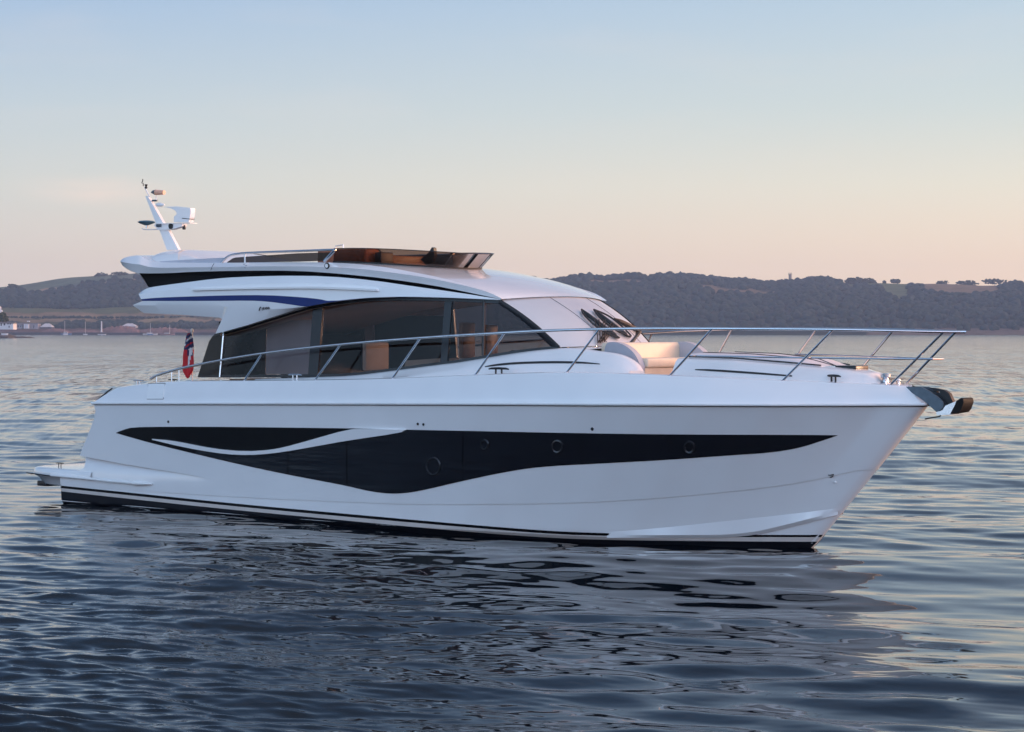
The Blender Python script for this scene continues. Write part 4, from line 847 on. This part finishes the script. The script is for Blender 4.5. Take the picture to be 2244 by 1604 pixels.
# ---- mast
mast = link('mast', None, yacht)
py_ = lambda u, v, y=0.: at_y(u, v, y)
ms = lambda a, b: (280+a/8.91, 380+b/8.91)
def slab(poly, y0, y1): return Geo().prism([at_y(*ms(a, b), 0)[::2] for a, b in poly], y0, y1)
part(slab([(790, 1500), (1015, 1490), (820, 1120), (715, 970), (470, 540), (410, 440), (365, 440), (410, 550), (580, 990), (640, 1100)], -.035, .035), 'mast_column', M['trim'], mast, angle=30)
part(slab([(560, 1015), (600, 985), (1110, 970), (1105, 1035), (880, 1100), (640, 1105)], -.07, .07), 'mast_shelf', M['gel'], mast, angle=30)
part(slab([(590, 978), (1285, 968), (1285, 976), (590, 988)], -.1, .1), 'shelf_top', M['trim'], mast)
rad = link('radar_scanner', None, yacht); rad.parent = mast
g = slab([(940, 955), (945, 840), (990, 810), (1000, 780), (960, 720), (880, 685), (740, 655), (1000, 648), (1150, 665), (1270, 680), (1270, 790), (1230, 955)], -.06, .06); part(g, 'radar_housing', M['gel'], mast, angle=60)
part(slab([(1105, 872), (1265, 888), (1265, 897), (1105, 886)], -.066, .066), 'radar_band', M['rubber'], mast)
bpy.data.objects.remove(rad)
c = at_y(*ms(365, 950), 0)
part(Geo().lathe((c[0], c[1], c[2]-.03), [(.03, -.04), (.14, 0), (.19, .03), (.14, .055), (.03, .065)], 20), 'satellite_dome', M['teal'], mast)
part(Geo().tube([at_y(*ms(368, 1070), 0), at_y(*ms(372, 980), 0)], .022, 8), 'dome_stem', M['steel'], mast)
part(Geo().tube([at_y(*ms(a, b), 0) for a, b in ((280, 1070), (300, 1090), (400, 1097), (620, 1092))], .012, 6), 'dome_bracket', M['trim'], mast)
part(Geo().tube([at_y(*ms(a, b), 0) for a, b in ((430, 455), (345, 300), (330, 265))], .012, 6), 'antenna_rod', M['trim'], mast)
c = at_y(*ms(358, 250), 0); part(Geo().lathe(c, [(.02, -.05), (.03, -.03), (.018, 0), (.035, .03), (.03, .04)], 10), 'wind_sensor', M['rubber'], mast)
part(Geo().tube([at_y(*ms(a, b), 0) for a, b in ((305, 245), (300, 190), (270, 185), (292, 150), (292, 110))], .01, 6), 'wind_vane', M['rubber'], mast)
part(Geo().tube([at_y(*ms(a, b), 0) for a, b in ((558, 530), (558, 430))], .012, 6), 'lamp_stem', M['trim'], mast)
part(Geo().tube([at_y(*ms(a, b), 0) for a, b in ((455, 370), (490, 365), (548, 370))], [.01, .035, .06], 12), 'horn', M['galv'], mast)
part(Geo().tube([at_y(*ms(a, b), 0) for a, b in ((550, 370), (710, 372))], [.055, .045], 12), 'horn_trumpet', M['orangelens'], mast)
part(Geo().tube([at_y(*ms(a, b), 0) for a, b in ((480, 532), (580, 530))], .02, 8), 'lamp_bracket', M['galv'], mast)
part(Geo().tube([at_y(*ms(a, b), 0) for a, b in ((560, 615), (600, 612), (650, 612), (715, 610))], [.03, .045, .045, .012], 10), 'navigation_light', M['trim'], mast)
c = at_y(*ms(845, 1030), -.075); part(Geo().tube([c, (c[0], c[1]-.02, c[2])], .06, 14), 'loudspeaker', M['rubber'], mast)
c = at_y(*ms(1100, 1068), 0); part(Geo().lathe(c, [(.03, -.03), (.04, 0), (.02, .06)], 10), 'deck_light', M['rubber'], mast)
part(Geo().tube([(at_y(*ms(a, b), -.08)) for a, b in ((570, 1020), (650, 1020))], .03, 8), 'shelf_lamp', M['galv'], mast)
# ---- cabin shoulder and foredeck moulding
TT = [(560, 830.5), (684, 826.5), (766, 824), (849, 814), (961, 799), (1000, 795), (1094, 779), (1160, 769), (1228, 763), (1257, 761.5), (1311, 769), (1351, 774), (1374, 783), (1394, 797), (1402, 812)]
y_T = tab((-11, 1.98), (-9.5, 1.985), (-8, 1.94), (-7, 1.85), (-6, 1.73), (-5, 1.57), (-4.3, 1.43), (-3.5, 1.32), (-2.5, 1.2))
lt = line(TT, lambda x, z: y_T(x), 80)
d = lambda x: z_bul(x)-.10
rows = [[(x, y+.10, z-.005) for x, y, z in lt], lt, [(x, y-.05, z-.035) for x, y, z in lt], [(x, y-.13, max(d(x), z-.12+.0)) for x, y, z in lt], [(x, y-.22, min(max(d(x), z*.45+d(x)*.55), z-.03)) for x, y, z in lt], [(x, y-.30, d(x)-.02) for x, y, z in lt]]
g = Geo().grid(rows).mirror()
cap_ = [p for p in lt if p[0] < -3.62]; g.grid([[(x, y*k, z+.03*(1-k*k)-.006) for x, y, z in cap_] for k in np.linspace(.94, -.94, 9)])
inn_ = [p for p in lt if p[0] >= -3.7]
for sg in (1, -1): g.grid([[(x, sg*(y+.10), z-.005) for x, y, z in inn_], [(x, sg*(y+.12), d(x)-.05) for x, y, z in inn_]])
e = lt[-1]; g.grid([[(e[0]+.02, y_, e[2]) for y_ in np.linspace(e[1]-.3, e[1]+.1, 4)], [(e[0]+.05, y_, d(e[0])-.05) for y_ in np.linspace(e[1]-.3, e[1]+.1, 4)]]).add([], [])
part(g, 'coachroof', M['gel'], angle=40)
bvh_c = BVHTree.FromPolygons([Vector(v) for v in g.V], g.F)
def slit(top, bot, bvh, name):
    n = 30; T = by_u(chaikin(top, 1), n); B = by_u(chaikin(bot, 1), n); O = [[hit(a[0], a[1]+(b[1]-a[1])*k/3, bvh, .012) for a, b in zip(T, B)] for k in range(4)]
    I = [[hit(a[0], a[1]+(b[1]-a[1])*k/3, bvh, -.01) for a, b in zip(T, B)] for k in (0, 3)]
    g = Geo().grid(O); g.grid([I[0], O[0]]); g.grid([O[-1], I[1]]); return part(g, name, M['rubber'])
slit([(1063, 803.5), (1085, 798.5), (1128, 794), (1200, 791.5), (1271, 792.5), (1315, 797.5)], [(1063, 804.5), (1085, 802), (1128, 798), (1200, 796), (1271, 796.5), (1315, 798.5)], bvh_c, 'vent_slot')
# ---- bow sofa
sofa = link('bow_sofa', None, yacht)
part(Geo().box(-3.62, -3.38, -1.02, 1.02, 2.62, 3.22, .06), 'sofa_backrest', M['cream'], sofa)
def arm(s):
    o = chaikin([(-3.50, 2.84), (-3.48, 3.21), (-3.3, 3.24), (-3.05, 3.18), (-2.85, 3.04), (-2.74, 2.86), (-2.74, 2.72)], 2)
    return Geo().prism(o+[(-3.50, 2.72)], s*1.0-.07, s*1.0+.07)
part(arm(-1), 'sofa_arm', M['greyfab'], sofa, angle=50); part(arm(1), 'sofa_arm', M['greyfab'], sofa, angle=50)  # grey colour puts starboard-side shade into the arms of the cream sofa
for y0, y1 in ((-.92, -.02), (.02, .92)): part(Geo().box(-3.4, -2.70, y0, y1, 2.80, 2.96, .035), 'seat_cushion', M['cream'], sofa)
part(Geo().box(-3.4, -2.74, -.95, .95, 2.5, 2.798), 'sofa_base', M['cream'], sofa)
# ---- forward trunk with sunpad and hatch
hw = tab((-2.1, 1.03), (-1, .95), (0, .70), (.8, .42), (1.1, .25), (1.25, .12)); zt = tab((-2.1, 2.97), (-1, 2.945), (0, 2.87), (.8, 2.80), (1.1, 2.74), (1.25, 2.62))
X = np.r_[np.linspace(-2.02, 1.0, 30), np.linspace(1.05, 1.25, 6)]; rows = []
for k, (dy, fz) in enumerate(((.22, 0), (.14, .45), (.05, .85), (0, .96), (-.08, 1))): rows.append([(x, -(hw(x)+dy*(1 if x < 1 else .6)), d(x)-.03+(zt(x)-d(x)+.03)*fz) for x in X])
rows += [[(x, -(hw(x)-.08)*q, zt(x)+.02*(1-q*q)) for x in X] for q in (.5, 0, -.5)]
rows += [[(x, -y, z) for x, y, z in r] for r in reversed(rows[:5])]
g = Geo().grid(rows); g.grid([[r[0] for r in rows], [(X[0], r[0][1], d(X[0])-.04) for r in rows]]); g.grid([[r[-1] for r in rows], [(X[-1]+.02, r[-1][1], d(1.25)-.04) for r in rows]])
part(g, 'forward_trunk', M['gel'], angle=40)
bvh_f = BVHTree.FromPolygons([Vector(v) for v in g.V], g.F)
slit([(1524, 809.5), (1560, 809.5), (1650, 815.5), (1736, 823)], [(1524, 811), (1560, 813.5), (1650, 819.5), (1736, 825.5)], bvh_f, 'vent_slot')
X = np.linspace(-1.9, .35, 20)
pad = [[(x, -(hw(x)-.16)*q, zt(x)+h*min(1, max(.15, (.42-x)/.5))) for x in X] for q, h in ((1, .0), (1.02, .05), (.97, .075), (.5, .09), (0, .095), (-.5, .09), (-.97, .075), (-1.02, .05), (-1, 0))]
g = Geo().grid(pad); g.grid([[r[0] for r in pad], [(X[0], r[0][1], zt(X[0])) for r in pad]]); g.grid([[r[-1] for r in pad], [(X[-1], r[-1][1], zt(X[-1])) for r in pad]])
part(g, 'sunpad', M['lightpanel'])
part(Geo().tube([(x, -(hw(x)-.15), zt(x)+.03) for x in X], .012, 6), 'sunpad_piping', M['rubber'], both=True)
part(Geo().tube([(x, -(hw(x)-.55)*(1 if x < -.4 else 1-.5*(x+.4)), zt(x)+.094*min(1, max(.15, (.42-x)/.5))+.004) for x in X], .007, 6), 'sunpad_seam', M['rubber'], both=True)
part(Geo().box(.46, .84, -.2, .2, zt(.65)-.02, zt(.46)+.035, .015), 'deck_hatch', M['frame'])
g = Geo()
for pts in ([(215, 876), (224, 868), (236, 858), (246, 851)], [(222, 880), (222, 869)], [(232, 872), (233, 861)]): g.tube([S(u, v, 2.12) for u, v in pts], .014, 6)
part(g, 'quarter_rail', M['rubber'])
cleat((-14.2, -2.05, z_bul(-14.2)), .9); cleat((-13.6, -1.7, z_bul(-13.6)-.02), .8, m='rubber')
# ---- mooring gear on the foredeck
cleat((.72, -.66, z_bul(.7)-.03), 1.25, m='rubber', yaw=R(-28)); cleat((.72, .66, z_bul(.7)-.03), 1.2, yaw=R(28)); cleat((1.3, .2, z_bul(1.3)-.02), .9, m='teak', yaw=R(30))
cleat((-9.7, -2.2, z_bul(-9.7)), 1.0, yaw=0); cleat((-5.0, -2.02, d(-5)+.06), 1.3, m='rubber'); cleat((-9.7, 2.2, z_bul(-9.7)), 1)
part(Geo().box(-5.22, -4.78, -2.12, -1.95, d(-5)-.0, d(-5)+.055, .01), 'cleat_base', M['trim'])
g = Geo().lathe((1.30, -.06, d(1.3)+.06), [(.09, 0), (.09, .05), (.055, .07), (.05, .12), (.08, .15), (.085, .2), (.03, .21)], 18); part(g, 'windlass', M['steel'])
for x, y in ((1.36, -.16), (1.42, .12), (1.56, -.1)): part(Geo().lathe((x, y, z_bul(x)-.03), [(.02, 0), (.018, .09), (.035, .1), (.035, .115)], 10), 'deck_bollard', M['steel'])
# ---- guard rail
y_r = tab((-14.2, 2.14), (-8, 2.17), (-5, 2.1), (-2.98, 1.91), (-.97, 1.54), (.88, .92), (1.7, .56), (2.39, .19), (2.55, .06))
rail = link('guard_rail', None, yacht); hb_r = lambda x, z: y_r(x)
TR = [(330, 830), (339, 824), (370, 814), (406, 804.5), (484, 789), (575, 774), (660, 763.5), (746.5, 754.6), (830, 747), (921, 740.5), (1010, 734.5), (1106, 729.3), (1177, 725), (1308, 721.3), (1405, 719.5), (1559, 720), (1640, 720.5), (1826, 721.8), (1960, 725), (2067, 727), (2090, 727.2)]
tr = line(TR, hb_r, 120)
tipx = tr[-1][0]+.17; zt_ = tr[-1][2]
front = [(tipx-.17*(1-math.cos(R(a))) if a > -90 else 0, tr[-1][1]*1.0*math.sin(R(-a))/1.0, zt_) for a in (-60, -30, 0, 30, 60)]
front = [(tipx-.03-.10*abs(math.sin(R(a))), tr[-1][1]*-math.sin(R(a)), zt_) for a in (-60, -30, 0, 30, 60)]
part(Geo().tube(tr+front+[(x, -y, z) for x, y, z in reversed(tr)], .024, 10), 'top_rail', M['steel'], rail)
for (ub, vb), (ut, vt_) in (((534, 835), (575, 774)), ((690, 833), (746.5, 754.6)), ((858.6, 830), (921, 740.7)), ((1040, 823), (1106, 729.3)), ((1241, 816), (1313, 721.3)), ((1467, 823), (1561, 720)), ((1714, 834), (1826, 721.8)), ((1949.5, 844), (2067, 727.5))):
    b0 = S(ub, vb, lambda x, z: max(.2, b_bul(x)-.04)); t0 = S(ut, vt_, hb_r)
    for sg in (1, -1):
        st = part(Geo().tube([(b0[0], sg*b0[1], b0[2]-.01), (t0[0], sg*t0[1], t0[2])], .019, 8), 'stanchion', M['steel'], rail)
        part(Geo().lathe((b0[0], sg*b0[1], b0[2]-.012), [(.04, 0), (.04, .012), (.025, .02)], 12), 'stanchion_foot', M['steel'], st)
for u in (343, 376, 392): 
    t0 = S(u, float(np.interp(u, [p[0] for p in TR], [p[1] for p in TR])), hb_r)
    for sg in (1, -1): part(Geo().tube([(t0[0], sg*t0[1], t0[2]), (t0[0], sg*t0[1], z_bul(max(t0[0], -14.6))-.02)], .012, 6), 'stern_post', M['steel'], rail)
lr = line([(1512, 780), (1640, 781.5), (1755, 784), (1900, 786), (2030, 787)], lambda x, z: y_r(min(2.39, x+.42)), 40)
lf = [(lr[-1][0]+.14-.05*abs(math.sin(R(a))), lr[-1][1]*-math.sin(R(a)), lr[-1][2]) for a in (-60, -30, 0, 30, 60)]
part(Geo().tube(lr+lf+[(x, -y, z) for x, y, z in reversed(lr)], .014, 8), 'lower_rail', M['steel'], rail)
# ---- cabin interior
part(Geo().box(-12.2, -4.3, -1.5, 1.5, 2.46, 2.5), 'cabin_floor', M['teak'])
g = Geo().grid([[(x, y*.97*k, z-.05) for x, y, z in [p for p in k5 if p[0] > -12.0]] for k in np.linspace(1, -1, 5)]); part(g, 'cabin_ceiling', M['ceiling'])
part(Geo().box(-12.15, -11.3, -.2, 1.45, 2.5, 3.35, .01), 'aft_cabinet', M['cabinet'])
part(quadstrip(((585, 704), (684, 700), (676, 820), (582, 820)), lambda x, z: 1.45, 0, th=.03), 'door_light_panel', M['lightpanel'])  # pale colour stands in for light seen through the aft cockpit doors
part(quadstrip(((480, 705), (584, 690), (581, 822), (470, 824)), lambda x, z: 1.43, 0, th=.05), 'aft_dark_panel', M['frame'])  # dark sheet added behind the aft pane so no bright sky shows through
part(quadstrip(((690, 692), (976, 692), (968, 800), (688, 820)), lambda x, z: -1.2, 0, th=.05), 'port_cabinet', M['cabinet'])
part(quadstrip(((690, 656), (976, 652), (976, 691), (690, 691)), lambda x, z: -1.15, 0, th=.05), 'ceiling_cove', M['wood'])
part(quadstrip(((800, 692), (818, 692), (818, 812), (800, 812)), lambda x, z: -1.1, 0, th=.05), 'cabin_pillar', M['greyfab'])
def facing_box(u0, v0, u1, v1, y0, m, name, th=.09):
    x = at_y(u0, v1, y0)[0]; y1 = next(y for y in np.arange(y0, 2, .01) if UC+F*(OX+x*CT+y*ST)/(OY-x*ST+y*CT) > u1); part(Geo().box(x-th, x, y0, y1, at_y(u0, v1, y0)[2], at_y(u0, v0, y0)[2], .03), name, m)
facing_box(801, 750, 853, 812, -1.32, M['cream'], 'armchair_back')
part(quadstrip(((890, 790), (965, 785), (963, 800), (885, 806)), lambda x, z: 1.35, 0, th=.5), 'settee', M['cream'])
facing_box(1013, 707, 1042, 786, -1.1, M['wood'], 'helm_seat'); facing_box(1066, 712, 1092, 780, -.55, M['wood'], 'helm_seat')
part(Geo().box(-5.6, -4.7, -1.05, 1.05, 2.5, 3.08, .04), 'helm_console', M['cabinet'])

# ---- ensign on its staff at the stern
pf = at_y(421, 727, 0); wf = lambda p: (OX+p[0]*CT+p[1]*ST, OY-p[0]*ST+p[1]*CT, p[2])
bz = z_bul(-14.6)
ens = thing('ensign_flag', 'red ensign hanging limp from a short white staff at the stern of the yacht', 'flag', wf((pf[0], 0, bz-.1)), YACHT_RZ)
H = pf[2]-bz+.1
Geo().tube([(0, 0, 0), (0, 0, H)], .016, 8).build('flagstaff', M['trim'], ens); Geo().lathe((0, 0, H), [(.01, -.02), (.035, .01), (.035, .05), (.01, .07)], 12).build('staff_cap', M['trim'], ens)
rows = []; NZ, NA = 46, 40
for j in range(NZ+1):
    t = j/NZ; z = H-.05-.88*t; rr = .035+.085*math.sin(math.pi*min(1, t*.62+.05))**.8*(1 if t < .8 else max(.12, 1-((t-.8)/.2)**2)); cx = -.05-.05*t
    rows.append([(cx+rr*(1.15+.30*math.sin(4*a+3.5*t)+.12*math.sin(9*a-5*t))*math.cos(a), -.03+rr*.55*(1+.35*math.sin(4*a+3.5*t+1))*math.sin(a), z-.03*math.sin(a*2+t*4)) for a in np.linspace(0, 2*math.pi, NA, endpoint=False)])
fl = Geo().grid(rows, True).build('flag_cloth', [M['red'], M['flagblue'], M['flagwhite']], ens, angle=80)
for p in fl.data.polygons:                                   # folded canton above, plain red below
    c = p.center; t = (H-.05-c.z)/.88; a = math.atan2(c.y+.03, c.x+.07+.03*t); q = math.sin(a*1.5+t*24)
    if t < .36: p.material_index = 2 if q > .80 else 0 if q < -.93 else 1
    elif t < .75 and -1.25 < a < -.35+.8*t: p.material_index = 2 if math.sin(a*7+t*9) > .2 else 1 if t < .5 else 0
# ---- anchor on the bow roller
ar = lambda a, b: (1940+a/11.22, 820+b/11.22)
an = thing('anchor', 'dark plough anchor with silver fluke stowed in the roller at the tip of the bow', 'anchor', wf((1.7, 0, 2.3)), YACHT_RZ)
def alocal(a, b, y=0): p = at_y(*ar(a, b), y); return (p[0]-1.7, p[1], p[2]-2.3)
def aprism(poly, y0, y1): return Geo().prism([alocal(a, b)[::2] for a, b in poly], y0, y1)
aprism([(540, 300), (990, 310), (1200, 420), (1400, 560), (1520, 680), (1530, 800), (1450, 900), (1350, 920), (1120, 700), (800, 480)], -.13, -.1).build('roller_cheek', M['galv'], an)
aprism([(540, 300), (990, 310), (1200, 420), (1400, 560), (1520, 680), (1530, 800), (1450, 900), (1350, 920), (1120, 700), (800, 480)], .1, .13).build('roller_cheek', M['galv'], an)
aprism([(1060, 330), (1210, 335), (1480, 390), (1600, 470), (1700, 690), (1690, 740), (1570, 780), (1480, 640), (1390, 530), (1370, 430), (1300, 400), (1280, 450), (1220, 430), (1205, 370)], -.04, .04).build('anchor_shank', M['rubber'], an)
aprism([(1340, 930), (1500, 880), (1570, 770), (1850, 650), (1860, 720), (1720, 980), (1500, 1000), (1360, 1000)], -.12, .12).build('anchor_crown', M['steel'], an)
aprism([(1840, 740), (1870, 650), (1990, 575), (2040, 600), (2050, 690), (1990, 860), (1930, 930), (1720, 970)], -.16, .16).build('anchor_fluke', M['darkmetal'], an, angle=50)
Geo().tube([alocal(a, b) for a, b in ((1360, 1000), (1340, 1040), (1200, 1060), (980, 1100))], .012, 6).build('anchor_tie', M['rubber'], an)

# ---- words for the setting
for nm, lab, cat in (('sea', 'dark blue rippled sea round the yacht, reaching the far shore', 'water'), ('hillside', 'left hillside with fields and a wooded slope', 'hill'), ('hillside.001', 'long wooded right hillside with pale fields on top', 'hill'),
                     ('woodland', 'dark wood covering the slope of the left hill', 'wood'), ('woodland.001', 'dark hazy wood covering the long right hill', 'wood'), ('hedgerow', 'dark hedges between the fields of the left hill', 'hedge'), ('shore_trees', 'dark line of trees behind the waterfront on the left shore', 'trees'), ('haze', None, 'haze')):
    o = bpy.data.objects.get(nm)
    if o:
        if lab: o['label'] = lab
        o['category'] = cat
